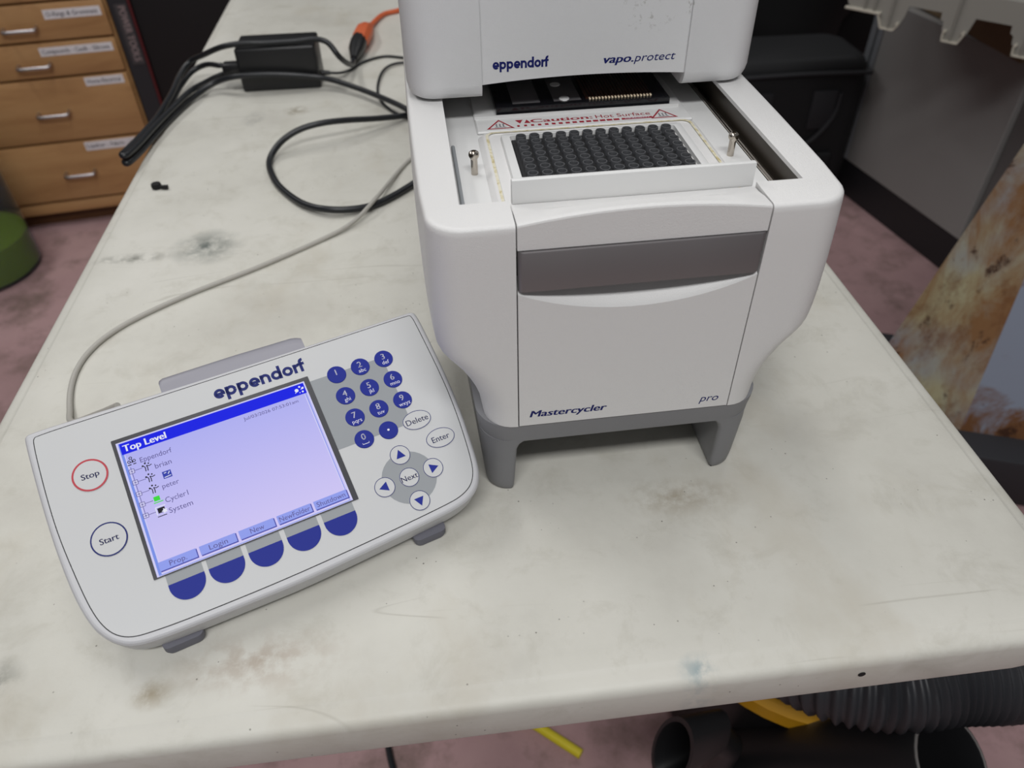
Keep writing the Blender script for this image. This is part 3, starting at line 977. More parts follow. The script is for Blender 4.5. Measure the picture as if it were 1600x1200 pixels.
stroke(bm, [(52.3, 38.6), (54.5, 40.4)], 0.4, K, 1.0); stroke(bm, [(56.6, 40.2), (58.8, 41.6)], 0.5, K, 1.0)
obj('screen_icon', bm, S_WHITE, sc, smooth=False, recalc=False)
for wd, x, y, w, h in (('Eppendorf', -50.2, 27.8, 19.0, 3.6), ('brian', -43.2, 20.6, 9.8, 3.6), ('peter', -42.9, 6.4, 10.0, 3.4), ('Cycler1', -43.6, -3.0, 13.6, 3.6), ('System', -43.4, -10.2, 14.0, 3.6), ('Jul/03/2026 07:53:01am', 15.6, 31.9, 36.6, 2.4)):
    bm = bmesh.new(); text(bm, wd, x, y, K, w=w, h=h, z=0.95)
    obj('screen_lettering', bm, S_TEXT, sc, smooth=False, recalc=False)
bm = bmesh.new()
stroke(bm, [(-56.4, 27), (-56.4, -6)], 0.35, K, 0.94)
for y in (24.1, 16.4, 8.5, 1.2, -6.4):
    stroke(bm, [(-55.0, y), (-50.2, y)], 0.35, K, 0.94)
obj('tree_lines', bm, S_TEXT, sc, smooth=False, recalc=False)
bm = bmesh.new()
bmf = bmesh.new()
for y in (24.1, 16.4, 8.5, 1.2, -6.4):
    srect(bmf, -57.9, -54.9, y - 1.4, y + 1.4, 0.96)
    for p in (((-57.9, y - 1.4), (-54.9, y - 1.4)), ((-54.9, y - 1.4), (-54.9, y + 1.4)), ((-54.9, y + 1.4), (-57.9, y + 1.4)), ((-57.9, y + 1.4), (-57.9, y - 1.4)), ((-57.3, y), (-55.5, y)), ((-56.4, y - 0.9), (-56.4, y + 0.9))):
        stroke(bm, p, 0.35, K, 0.98)
obj('tree_box', bmf, S_LIGHT, sc, smooth=False, recalc=False)
obj('tree_box_outline', bm, S_TEXT, sc, smooth=False, recalc=False)
bm = bmesh.new()
for y in (24.1, 16.4, 8.5):   # little person icons
    x = -47.6
    flat(bm, ell(x - 0.5, y + 2.3, 0.6, 0.6, 10), K, 0.96)
    flat(bm, ell(x + 1.4, y + 1.7, 0.5, 0.5, 10), K, 0.96)
    flat(bm, ell(x - 2.2, y + 1.0, 0.6, 0.6, 10), K, 0.96)
    for p in (((x - 1.9, y + 1.0), (x - 1.0, y - 0.2), (x - 1.2, y - 3.0)), ((x, y + 0.9), (x + 0.3, y - 1.0), (x + 0.1, y - 3.0)), ((x + 0.2, y + 0.6), (x + 1.4, y), (x + 3.0, y + 0.5))):
        stroke(bm, p, 0.55, K, 0.96)
for (x, y, r) in ((-55.0, 33.0, 0.8), (-56.4, 30.7, 0.8), (-53.4, 30.7, 0.8)):
    stroke(bm, ell(x, y, r, r, 12) + [ell(x, y, r, r, 12)[0]], 0.45, K, 0.96)
stroke(bm, [(-57.6, 28.6), (-55.4, 28.6)], 0.6, K, 0.96); stroke(bm, [(-54.4, 28.6), (-52.6, 28.6)], 0.6, K, 0.96); stroke(bm, [(-54.6, 32), (-54.6, 29.6)], 0.4, K, 0.96); stroke(bm, [(-56, 30), (-53, 30)], 0.4, K, 0.96)
srect(bm, -49.4, -45.2, -8.0, -4.6, 0.96)
stroke(bm, [(-50.4, -10), (-45.0, -10)], 0.5, K, 0.96)
obj('screen_icon', bm, S_DARK, sc, smooth=False, recalc=False)
bm = bmesh.new()
srect(bm, -49.6, -46.0, 0.2, 3.2, 0.96)
stroke(bm, [(-50.2, -0.8), (-44.6, -0.8)], 0.6, K, 0.96)
obj('screen_icon', bm, S_GREEN, sc, smooth=False, recalc=False, label='green laptop icon')
bm = bmesh.new()
srect(bm, -40.6, -35.4, 12.2, 17.0, 0.96)
obj('screen_icon', bm, S_NAVY, sc, smooth=False, recalc=False)
bm = bmesh.new()
flat(bm, [(-45.6 + (1.9 if k % 2 else 1.0) * cos(pi * k / 5), -7.4 + (1.9 if k % 2 else 1.0) * sin(pi * k / 5)) for k in range(10)], K, 0.99)
for p in (((-50.2, -8.8), (-50.2, -3.8)), ((-50.2, -3.8), (-44.4, -3.8)), ((-40, 13), (-36, 13.4)), ((-39.6, 15.8), (-38.2, 16.0)), ((-37.4, 14.6), (-36.2, 16.2))): stroke(bm, p, 0.5, K, 0.99)
obj('screen_icon', bm, S_WHITE, sc, smooth=False, recalc=False)
for k, wd in enumerate(('Prop.', 'Login', 'New', 'NewFolder', 'Shutdown')):
    x0 = -58.0 + 23.75 * k
    bm = bmesh.new(); srect(bm, x0 + 0.3, x0 + 22.3, -43.2, -37.3, 0.93)
    obj('screen_button_shade', bm, S_SHADE, sc, smooth=False, recalc=False)
    bm = bmesh.new(); srect(bm, x0, x0 + 21.7, -42.5, -36.9, 0.96)
    sb = obj('screen_button', bm, S_BTN, sc, smooth=False, recalc=False)
    bm = bmesh.new(); text(bm, wd, x0 + 10.9, -41.3, K, h=3.4, w={'Prop.': 10, 'Login': 11, 'New': 8.6, 'NewFolder': 19.5, 'Shutdown': 18.6}[wd], align='C', z=1.0)
    obj('screen_lettering', bm, S_TEXT, sc, smooth=False, recalc=False)
# stand bar at the back, feet
bm = bmesh.new()
prof2 = [(66, -1.2), (74, -1.0), (79, -1.6), (82.0, -3.6), (83.4, -7.5), (83.6, -14), (82, -26), (66, -30)]
rings = []
for u, sq in ((-26.0, 0.84), (-25.4, 0.93), (-23, 1.0), (22, 1.03), (64, 1.0), (67.5, 0.95), (70.5, 0.86)):
    rings.append([K(u, 66 + (v - 66) * sq, n) for v, n in prof2])
loft(bm, rings)
obj('stand_bar', bm, STANDG, cp, angle=40, label='grey handle bar behind the upper edge')
bm = bmesh.new()
zt = K(0, 58, -27.5); zb = K(0, 40, -27.5)
pts = [(zt[1], zt[2]), (zb[1], zb[2]), (zb[1] + 0.004, 0.0), (zt[1] + 0.012, 0.0)]
loft(bm, [[(u / 1000, y, z) for y, z in pts] for u in (-20, 64)])
obj('rear_stand', bm, FOOTG, cp)
for u0, u1 in ((-72.5, -48.5), (90.5, 113.5)):
    bm = bmesh.new()
    y0, z0 = K(0, -79.5, -26)[1:]
    y1, z1 = K(0, -66, -26)[1:]
    c = 0.0026
    rings = []
    for d, zz in ((0.0, z0 + 0.002), (0.0, 0.0035), (0.0008, 0.0009), (0.0025, 0.0)):
        rings.append([(x, y, max(zz, 0) if y < (y0 + y1) / 2 else (z1 + 0.002 if zz > 0.004 else zz)) for x, y in rrect(u0 / 1000 + d, u1 / 1000 - d, y0 - 0.004 + d, y1 - d, 0.004, 4)])
    loft(bm, rings)
    obj('foot', bm, FOOTG, cp, angle=45)

# ================================================================== CABLES AND SMALL THINGS ON THE TABLE
def cable(name, pts, r, m, label, sub=6, seg=10):
    bm = bmesh.new()
    tube(bm, catmull(pts, sub), r, seg)
    return tag(obj(name, bm, m, angle=60), label, 'cable')
cordA = [(-0.4006,0.7651,0.0283), (-0.4058,0.7656,0.028), (-0.4285,0.7846,0.024), (-0.451,0.7814,0.016), (-0.4636,0.7449,0.008), (-0.4668,0.6808,0.0045), (-0.4689,0.6138,0.0045), (-0.4775,0.5538,0.0045), (-0.4845,0.5150,0.0048), (-0.4862,0.5010,0.0056), (-0.4805,0.4960,0.0062), (-0.4735,0.5290,0.0052), (-0.4665,0.5790,0.0045), (-0.4560,0.6370,0.0045), (-0.4385,0.7010,0.0062), (-0.4110,0.7290,0.0150), (-0.3755,0.7160,0.0270), (-0.3363,0.7145,0.0283), (-0.2912,0.7145,0.0245), (-0.2465,0.7135,0.0175), (-0.2034,0.6816,0.0135), (-0.1663,0.6363,0.014), (-0.1361,0.5901,0.0160), (-0.112,0.5508,0.0145), (-0.0792,0.527,0.0135)]
cable('mains_cable', cordA, 0.0040, CORDK, 'black power cord from the adapter, looping over the left table edge and back')
cordB = [(-0.2083,0.8044,0.012), (-0.2108,0.7583,0.02), (-0.2213,0.7168,0.045), (-0.2360,0.7242,0.0640), (-0.2560,0.7300,0.0685), (-0.2838,0.7300,0.0672), (-0.3244,0.7300,0.0670), (-0.3555,0.7300,0.0680), (-0.3865,0.7334,0.0640), (-0.4218,0.757,0.047), (-0.4467,0.7726,0.034), (-0.4603,0.7499,0.0235), (-0.4645,0.7038,0.0160)]
cordB = cordB[:13] + [(-0.4668,0.6600,0.0140), (-0.4689,0.6138,0.0138), (-0.4775,0.5538,0.0138), (-0.4845,0.5150,0.0142), (-0.4862,0.5010,0.0152), (-0.4805,0.4960,0.0158), (-0.4735,0.5290,0.0146), (-0.4665,0.5790,0.0138), (-0.4560,0.6370,0.0138), (-0.4395,0.7010,0.0155), (-0.4300,0.7450,0.0100), (-0.4200,0.7850,0.0044), (-0.4000,0.8040,0.0044), (-0.3600,0.8080,0.0044), (-0.3000,0.8060,0.0044), (-0.2600,0.8010,0.0044)]
cable('mains_cable', cordB, 0.0040, CORDK, 'black power cord plugged into the orange extension, lying across the adapter top')
cordC = [(-0.083,0.6045,0.0045), (-0.1316,0.5865,0.006), (-0.1706,0.5601,0.015), (-0.2106,0.5363,0.025), (-0.2423,0.5241,0.028), (-0.2707,0.5164,0.024), (-0.2938,0.502,0.015), (-0.3061,0.475,0.0045), (-0.2957,0.4265,0.0045), (-0.2788,0.3896,0.0045), (-0.2545,0.3537,0.006), (-0.2281,0.334,0.008), (-0.2,0.3332,0.006), (-0.1717,0.3449,0.0045), (-0.1344,0.3809,0.0045), (-0.0934,0.4351,0.0045)]
cable('mains_cable', cordC, 0.0040, CORDK, 'thick black cord in an open loop left of the thermal cycler')
thin = [(-0.2525,0.7556,0.012), (-0.2302,0.7604,0.008), (-0.2142,0.7887,0.0024), (-0.1929,0.8212,0.0025), (-0.1622,0.8398,0.0025), (-0.1315,0.8284,0.0025), (-0.097,0.8127,0.0025), (-0.0975,0.7839,0.006), (-0.134,0.8006,0.004), (-0.1563,0.7871,0.004), (-0.1684,0.7474,0.004), (-0.1722,0.688,0.0025), (-0.1633,0.6393,0.0025), (-0.144,0.6016,0.0020), (-0.1115,0.5698,0.0020)]
grey = [(-0.0817,0.4921,0.0024), (-0.124,0.465,0.0024), (-0.1423,0.4356,0.0024), (-0.1584,0.3900,0.006), (-0.1741,0.3420,0.0112), (-0.1998,0.3040,0.005), (-0.2361,0.275,0.0024), (-0.2945,0.233,0.0024), (-0.3514,0.1973,0.0024), (-0.3926,0.1657,0.0024), (-0.4152,0.1406,0.0024), (-0.4266,0.1163,0.0024), (-0.4301,0.0922,0.0024), (-0.4276,0.067,0.0024), (-0.4199,0.0397,0.004), (-0.4079,0.0154,0.012), (-0.375, -0.004, 0.035), (-0.350, -0.020, 0.055)]
cable('data_cable', grey, 0.0023, CORDG, 'grey data cable curving from thermal cycler to control panel')

# adapter
ad = thing('power_adapter', 'black box-shaped power adapter standing on the table', 'adapter', (-0.313, 0.757, 0), -0.012)
bm = bbox(-0.0575, 0.0575, -0.0325, 0.0325, 0.0, 0.062, 0.004, 3)
obj('housing', bm, BLACK, ad)
bm = bbox(-0.086, -0.0575, -0.010, 0.010, 0.016, 0.034, 0.004, 2)
obj('plug', bm, BLACK, ad)
bm = bmesh.new(); tube(bm, [(0.0572, -0.002, 0.012), (0.0700, -0.001, 0.011)], [0.0042, 0.0030], 10)
obj('strain_relief', bm, BLACK, ad)
cable('adapter_lead', thin, 0.0020, CORDK, 'thin black lead running from adapter to behind the thermal cycler', seg=8)
# orange extension cord with black plug
oc = thing('extension_cord', 'orange extension cord with black plug pushed into its socket end', 'cord', (-0.19, 0.95, 0))
def rel(pts, o): return [tuple(Vector(p) - o.location) for p in pts]
bm = bmesh.new(); tube(bm, catmull(rel([(-0.02, 1.118, 0.004), (-0.04,1.109,0.004), (-0.1006,1.108,0.004), (-0.1372,1.078,0.004), (-0.1609,1.062,0.004), (-0.178,1.013,0.006), (-0.1883,0.9541,0.010)], oc), 6), 0.0042, 10)
obj('cord', bm, ORANGE, oc)
bm = bmesh.new(); tube(bm, rel([(-0.1840,0.985,0.008), (-0.1870,0.965,0.0105), (-0.1900,0.945,0.0140), (-0.1930,0.925,0.0165), (-0.1965,0.900,0.0165), (-0.2000,0.872,0.0150)], oc), [0.0055, 0.0085, 0.0120, 0.0150, 0.0155, 0.0130], 10)
obj('socket_end', bm, ORANGE, oc)
pg = thing('cord_plug', 'black cord plug seated in the orange socket end', 'plug', (-0.2045, 0.85, 0))
bm = bmesh.new(); tube(bm, rel([(-0.1990,0.889,0.0165), (-0.2020,0.868,0.0155), (-0.2050,0.842,0.0150), (-0.2070,0.822,0.0135), (-0.2082,0.806,0.0125)], pg), [0.0125, 0.0140, 0.0125, 0.0085, 0.0055], 14)
obj('plug_body', bm, BLACK, pg)
# the small nut and bit of debris on the table
dn = thing('wire_nut', 'tiny black scrap of hardware on the table left of the cord loop', 'debris', (-0.430, 0.430, 0))
bm = bmesh.new(); lathe(bm, [(0.0, 0), (0.0058, 0), (0.0064, 0.003), (0.0055, 0.0062), (0.0, 0.0066)], 8, (-0.0045, 0.003, 0))
obj('nut', bm, MATTBLACK, dn)
bm = bmesh.new(); tube(bm, [(0.0005, 0.0, 0.0028), (0.0052, -0.002, 0.0032), (0.0098, -0.002, 0.0030)], [0.0022, 0.0026, 0.0028], 8)
obj('stub', bm, MATTBLACK, dn)

# ================================================================== LEFT BACKGROUND: WOODEN DRAWER CABINET, TOOL CHEST, JUG
CAX = Vector((0.99228, 0.12403, 0))
CRZ = math.atan2(CAX.y, CAX.x)
cab = thing('drawer_cabinet', 'maple drawer cabinet with white labels and nickel pulls', 'cabinet', (-0.8931, 1.7971, FZ), CRZ)
# local: x along the face (0 = right edge, negative to the left), y into the cabinet, z up from floor
obj('carcass', bbox(-0.75, 0.0, 0.012, 0.50, 0.075, 1.02, 0.002, 1), WOOD, cab)
obj('toe_kick', bbox(-0.745, -0.005, 0.03, 0.49, 0.0, 0.075), WOODD, cab)
obj('bottom_rail', bbox(-0.75, 0.0, -0.004, 0.012, 0.045, 0.078, 0.003, 2), WOOD, cab)
hm = bmesh.new()
tube(hm, catmull([(-0.0385, 0.0, 0.0), (-0.0395, -0.016, -0.001), (-0.034, -0.0255, -0.002), (0.0, -0.027, -0.002), (0.034, -0.0255, -0.002), (0.0395, -0.016, -0.001), (0.0385, 0.0, 0.0)], 5), 0.0048, 10)
finish(hm, 60)
hme = bpy.data.meshes.new('pull'); hm.to_mesh(hme); hm.free(); hme.materials.append(ALU)
zs = [0.082, 0.2575, 0.4325, 0.524, 0.618, 0.712, 0.806, 0.90, 1.01]
labels = {0: ('Leather - Fabric - Vinyl', -0.181, -0.021, 0.2385, 0.0125 * 2), 1: ('Home-Electrical', -0.117, -0.018, 0.4150, 0.0225), 2: ('Compounds - Caulk - Silicone', -0.198, -0.017, 0.500, 0.0215), 3: ('O-Rings & Grommets', -0.154, -0.016, 0.5890, 0.0225)}
hz = {0: 0.1675, 1: 0.3435, 2: 0.4715, 3: 0.5630}
hx = {0: -0.219, 1: -0.223, 2: -0.221, 3: -0.220}
for k in range(8):
    z0, z1 = zs[k], zs[k + 1]
    dr = obj('drawer', bbox(-0.744, -0.006, -0.008, 0.012, z0 + 0.003, z1 - 0.003, 0.0035, 2), WOOD, cab)
    h = link('pull', hme, None, dr, label='satin nickel pull'); h.location = (hx.get(k, -0.22), -0.008, hz.get(k, (z0 + z1) / 2))
    if k in labels:
        s, x0, x1, zc, hh = labels[k]
        lb = obj('paper_label', bbox(x0, x1, -0.0088, -0.0079, zc - hh / 2, zc + hh / 2), PAPER, dr)
        bm = bmesh.new()
        text(bm, s, x0 + 0.006, zc - 0.0050, lambda x, z, n: (x, -0.0091 - n, z), w=(x1 - x0) - 0.014, h=0.0115, bold=0.008, res=2)
        obj('lettering', bm, INK, dr, smooth=False, recalc=False)
# tool chest
ch = thing('tool_chest', 'black tool chest with red-edged sign strip beside the drawer cabinet', 'tool chest', (-0.8931, 1.7971, FZ), CRZ)
CHK = mat('black_powder_coat', srgb(16, 16, 18), 0.5)
obj('chest_body', bbox(0.058, 0.80, 0.006, 0.55, 0.03, 1.05, 0.004, 2), CHK, ch)
for x in (0.09, 0.72):
    for y in (0.06, 0.48):
        bm = bmesh.new(); tube(bm, [(x, y, 0.020), (x + 0.03, y, 0.020)], 0.020, 14)
        obj('caster', bm, MATTBLACK, ch)
obj('side_strip', bbox(0.004, 0.052, 0.0, 0.50, 0.03, 1.05, 0.002, 1), mat('charcoal_strip', srgb(42, 42, 46), 0.5), ch)
obj('red_edge', bbox(0.0522, 0.0578, -0.001, 0.50, 0.03, 1.05), mat('dark_red_edge', srgb(92, 22, 26), 0.5), ch)
sp = obj('sign_plate', bbox(0.017, 0.0475, -0.0015, 0.0, 0.445, 0.598), mat('sign_grey', srgb(70, 66, 68), 0.5), ch)
SGN = mat('sign_pale_print', srgb(150, 132, 132), 0.6)
bm = bmesh.new()
fs = lambda a, b, n: (0.0255 + b, -0.0017 - n, 0.592 - a)
text(bm, 'POWER', 0.0, 0.0, fs, w=0.066, h=0.018, bold=0.02)
text(bm, 'TOOLS', 0.072, 0.0, fs, w=0.066, h=0.018, bold=0.02)
obj('lettering', bm, SGN, sp, smooth=False, recalc=False)
# carboy with green liquid
jg = thing('glass_jug', 'clear jug of green liquid on the pink floor left of the table', 'jug', (-1.368, 1.532, FZ))
gl = bpy.data.materials.new('clear_jug_plastic'); gl.use_nodes = True
b = gl.node_tree.nodes['Principled BSDF']
b.inputs['Base Color'].default_value = (0.52, 0.58, 0.66, 1); b.inputs['Transmission Weight'].default_value = 0.96; b.inputs['Roughness'].default_value = 0.06; b.inputs['IOR'].default_value = 1.12
lq = bpy.data.materials.new('green_liquid'); lq.use_nodes = True
b = lq.node_tree.nodes['Principled BSDF']
b.inputs['Base Color'].default_value = srgb(190, 214, 60); b.inputs['Transmission Weight'].default_value = 0.15; b.inputs['Roughness'].default_value = 0.3; b.inputs['IOR'].default_value = 1.33
bm = bmesh.new()
lathe(bm, [(0.0, 0.004), (0.135, 0.004), (0.146, 0.014), (0.148, 0.03), (0.147, 0.105), (0.0, 0.106)], 40)
obj('liquid', bm, lq, jg)
bm = bmesh.new()
lathe(bm, [(0.0, 0.0), (0.138, 0.0), (0.150, 0.010), (0.1515, 0.03), (0.150, 0.15), (0.148, 0.30), (0.135, 0.36), (0.09, 0.42), (0.04, 0.45), (0.032, 0.47), (0.032, 0.53), (0.029, 0.53), (0.029, 0.47), (0.037, 0.447), (0.087, 0.416), (0.131, 0.357), (0.1445, 0.30), (0.1485, 0.03), (0.146, 0.012), (0.136, 0.0035), (0.0, 0.0035)], 40)
obj('jug_shell', bm, gl, jg)
bm = bmesh.new(); lathe(bm, [(0.0, 0.533), (0.034, 0.533), (0.036, 0.545), (0.034, 0.565), (0, 0.566)], 24)
obj('cap', bm, PAPER, jg)

# ================================================================== RIGHT BACKGROUND
# grey steel cabinet with its side toward the table
gA, gB = Vector((1.204, 1.438, 0)), Vector((1.25, 1.133, 0))
gd = (gB - gA).normalized()            # towards the viewer
GRZ = math.atan2(gd.y, gd.x)
gc = thing('steel_cabinet', 'dark grey steel cabinet on black plinth right of the table', 'cabinet', (1.204, 1.438, FZ), GRZ)
# local x runs toward the viewer, y positive = away from the table (to the right)
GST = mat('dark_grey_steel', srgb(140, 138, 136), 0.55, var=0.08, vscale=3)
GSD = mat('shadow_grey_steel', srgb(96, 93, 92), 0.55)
obj('plinth', bbox(-0.40, 0.42, 0.0, 0.55, 0.0, 0.105, 0.003, 1), mat('black_plinth', srgb(30, 30, 33), 0.5), gc)
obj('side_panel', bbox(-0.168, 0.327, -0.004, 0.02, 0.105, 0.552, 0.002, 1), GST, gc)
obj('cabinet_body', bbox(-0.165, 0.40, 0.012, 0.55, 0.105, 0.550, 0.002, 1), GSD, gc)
obj('corner_trim', bbox(-0.192, -0.172, -0.004, 0.30, 0.105, 0.53, 0.002, 1), mat('light_steel_trim', srgb(140, 143, 148), 0.4, metal=0.3), gc)
obj('corner_trim', bbox(-0.222, -0.200, -0.004, 0.30, 0.105, 0.53, 0.002, 1), mat('mid_steel_trim', srgb(140, 143, 148), 0.4, metal=0.3), gc)
cb = tag(obj('cardboard_box', bbox(1.222, 1.55, 1.125, 1.57, -0.1875, -0.0380), mat('brown_cardboard', srgb(120, 100, 76), 0.8)), 'low brown cardboard box between steel cabinet and grey plastic tray', 'cardboard')
# perforated black mat standing beside the cabinet
mt = thing('rubber_mat', 'black studded rubber mat standing against the steel cabinet', 'mat', (1.2705, 1.000, FZ), GRZ)
obj('mat_sheet', bbox(0.0, 0.35, 0.0, 0.02, 0.0, 0.62, 0.003, 1), mat('black_rubber', srgb(30, 29, 30), 0.5), mt)
sm_ = bmesh.new(); lathe(sm_, [(0.011, 0), (0.009, 0.004), (0.004, 0.0055), (0, 0.0055)], 10)
for v in sm_.verts: v.co = Vector((v.co.x, -v.co.z, v.co.y))
finish(sm_, 60)
sme = bpy.data.meshes.new('stud'); sm_.to_mesh(sme); sm_.free(); sme.materials.append(mat('black_rubber_stud', srgb(40, 39, 40), 0.4))
for i in range(8):
    for j in range(16):
        o = link('stud', sme, None, mt); o.location = (0.015 + i * 0.042 + (0.02 if j % 2 else 0), 0.0, 0.03 + j * 0.036)
# grey plastic tray with tapered feet on the cabinet top
tr = thing('plastic_tray', 'light grey ribbed plastic tray with tapered feet overhanging the steel cabinet', 'tray', (0.9373, 1.1807, -0.1205), math.atan2(-0.77, 0.638))
tr.scale = (0.872, 0.872, 0.872)
TRM = mat('pale_grey_plastic', srgb(146, 143, 136), 0.55)
TRL = mat('light_rim_plastic', srgb(196, 190, 176), 0.55)  # paler plastic for foot rims, pegs and lower lip
full = [(-0.139, 0.110), (-0.139, 0.047), (-0.133, 0.038), (-0.108, 0.033), (-0.054, 0.032), (-0.047, 0.030), (-0.044, 0.012), (-0.040, 0.0), (-0.006, 0.0), (0.000, 0.008), (0.003, 0.014), (0.010, 0.034), (0.014, 0.060),
        (0.092, 0.060), (0.094, 0.044), (0.102, 0.041), (0.104, 0.022), (0.109, 0.019), (0.111, 0.0), (0.150, 0.0), (0.157, 0.018), (0.161, 0.024), (0.164, 0.036), (0.170, 0.060),
        (0.249, 0.060), (0.251, 0.044), (0.259, 0.039), (0.262, 0.022), (0.268, 0.019), (0.271, 0.0), (0.310, 0.0), (0.318, 0.020), (0.326, 0.060), (0.420, 0.060), (0.420, 0.110)]
bm = bmesh.new()
poly_prism(bm, full, 0.0, 0.006, lambda x, y, z: (x, z, y))
wall = obj('front_wall', bm, TRM, tr, smooth=False)
bm = bbox(-0.139, 0.42, 0.006, 0.34, 0.096, 0.110, 0.002, 1)
obj('tray_deck', bm, TRM, tr)
for x0, x1, x2 in ((-0.022, -0.004, 0.02), (0.129, 0.150, 0.03), (0.289, 0.31, 0.03)):
    bm = bbox(x0 - 0.0015, x0 + 0.0015, -0.008, 0.001, 0.004, 0.110, 0.0008, 1)
    obj('rib', bm, TRM, tr)
for p in ([(-0.054, 0.030), (-0.040, 0.0), (-0.006, 0.0), (0.003, 0.014)], [(0.109, 0.019), (0.111, 0.0), (0.150, 0.0), (0.159, 0.022)], [(0.268, 0.019), (0.271, 0.0), (0.310, 0.0), (0.318, 0.02)]):
    bm = bmesh.new()
    for a, b in zip(p, p[1:]):
        d = (Vector(b) - Vector(a)); nn = Vector((-d.y, d.x)).normalized() * 0.003
        q = [(a[0], a[1]), (b[0], b[1]), (b[0] + nn.x, b[1] + nn.y), (a[0] + nn.x, a[1] + nn.y)]
        poly_prism(bm, q, -0.009, 0.001, lambda x, y, z: (x, z, y))
    obj('foot_rim', bm, TRL, tr, smooth=False)
    for (a, s) in ((p[0], 1), (p[-1], -1)):
        bm = bmesh.new(); lathe(bm, [(0.0035, 0), (0.0035, 0.009), (0.0, 0.009)], 10)
        for v in bm.verts: v.co = Vector((a[0] + s * 0.004 + v.co.x, -v.co.z, a[1] + 0.004 + v.co.y))
        obj('peg', bm, TRL, tr)
for x in (-0.091, -0.066):
    obj('rib', bbox(x - 0.0015, x + 0.0015, -0.008, 0.001, 0.034, 0.110, 0.0008, 1), TRM, tr)
obj('lower_lip', bbox(-0.139, -0.047, -0.010, 0.001, 0.030, 0.036, 0.001, 1), TRL, tr)

# soft bag and dark clothes behind the cycler
BAG = mat('navy_black_nylon', srgb(9, 10, 14), 0.7, bump=0.3, bscale=300)
BAG2 = mat('black_nylon', srgb(7, 7, 9), 0.8, bump=0.3, bscale=200)
STRAP = mat('dark_grey_webbing', srgb(28, 28, 32), 0.7)
bg = thing('duffel_bag', 'dark navy soft bag on the floor behind the thermal cycler', 'bag', (0.935, 1.665, FZ), -0.03)
bm = bmesh.new()
rings = []
for z, s in ((0.0, 0.90), (0.02, 0.98), (0.10, 1.0), (0.25, 1.0), (0.36, 0.985), (0.405, 0.96), (0.425, 0.90), (0.432, 0.80)):
    rings.append([(x, y, z) for x, y in rrect(-0.215 * s, 0.215 * s, -0.12 * s, 0.12 * s, 0.05 * s, 6)])
loft(bm, rings)
obj('bag_body', bm, BAG, bg, angle=60)
bm = bmesh.new()
tube(bm, catmull([(-0.205, -0.118, 0.392), (0.0, -0.123, 0.398), (0.205, -0.118, 0.392)], 6), 0.006, 8)
obj('zip_flap', bm, STRAP, bg)
bm = bmesh.new()
stp = catmull([(-0.12, -0.123, 0.34), (-0.10, -0.126, 0.25), (-0.02, -0.130, 0.19), (0.06, -0.130, 0.20), (0.12, -0.126, 0.27), (0.13, -0.123, 0.34)], 6)
for q in range(len(stp) - 1):
    pass
tube(bm, stp, 0.006, 8)
obj('strap', bm, STRAP, bg)
for x in (-0.10, 0.085):
    obj('pocket_panel', bbox(x - 0.035, x + 0.035, -0.127, -0.118, 0.24, 0.35, 0.004, 2), STRAP, bg)
obj('front_pocket', bbox(-0.15, 0.15, -0.135, -0.115, 0.03, 0.17, 0.012, 3), BAG, bg)
BLU = mat('blue_piping', srgb(36, 44, 104), 0.6)
for x in (-0.175, -0.20):
    bm = bmesh.new(); tube(bm, [(x, -0.123, 0.37), (x - 0.006, -0.126, 0.26)], 0.004, 8)
    obj('piping', bm, BLU, bg)
jk = thing('dark_jacket_pile', 'black jackets and bags heaped behind the navy bag', 'clothes', (0.98, 2.25, FZ))
random.seed(11)
for k, (x, y, rx, ry, rz_, z) in enumerate(((-0.30, 0.0, 0.30, 0.20, 0.42, 0.42), (0.16, 0.05, 0.34, 0.2, 0.50, 0.49), (0.55, 0.25, 0.30, 0.2, 0.55, 0.55), (-0.1, 0.2, 0.5, 0.2, 0.8, 0.8))):
    bm = bmesh.new()
    bmesh.ops.create_icosphere(bm, subdivisions=4, radius=1)
    for v in bm.verts:
        d = 1 + 0.07 * sin(5 * v.co.x + k) * cos(4 * v.co.z + 2 * k) + 0.04 * sin(11 * v.co.z + 3 * v.co.x)
        v.co = Vector((x + v.co.x * rx * d, y + v.co.y * ry * d, z + v.co.z * rz_ * d))
        v.co.z = max(v.co.z, 0.0)
    obj('jacket', bm, BAG2, jk, angle=80)
AMB = mat('amber_buckle', srgb(150, 104, 48), 0.5)
for x, y, z in ((-0.165, -0.208, 0.475), (-0.160, -0.206, 0.40)):
    bm = bbox(x - 0.010, x + 0.010, y - 0.012, y + 0.03, z - 0.014, z + 0.014, 0.004, 2)
    obj('buckle', bm, AMB, jk)
bm = bmesh.new(); tube(bm, catmull([(-0.14, -0.205, 0.52), (-0.105, -0.215, 0.58), (-0.08, -0.2, 0.64), (-0.06, -0.19, 0.70)], 5), 0.008, 8)
obj('strap', bm, mat('tan_strap', srgb(92, 70, 48), 0.7), jk)
wb = thing('plastic_bag', 'crumpled clear-white plastic bag beside the navy bag', 'bag', (0.72, 1.93, FZ))
bm = bmesh.new()
bmesh.ops.create_icosphere(bm, subdivisions=4, radius=1)
for v in bm.verts:
    d = 1 + 0.10 * sin(9 * v.co.x + 2 * v.co.z) + 0.08 * sin(13 * v.co.y + 7 * v.co.z)
    v.co = Vector((v.co.x * 0.085 * d, v.co.y * 0.09 * d, max(0.0, 0.21 + v.co.z * 0.215 * d)))
obj('bag_film', bm, mat('white_film', srgb(170, 172, 182), 0.3), wb, angle=80)

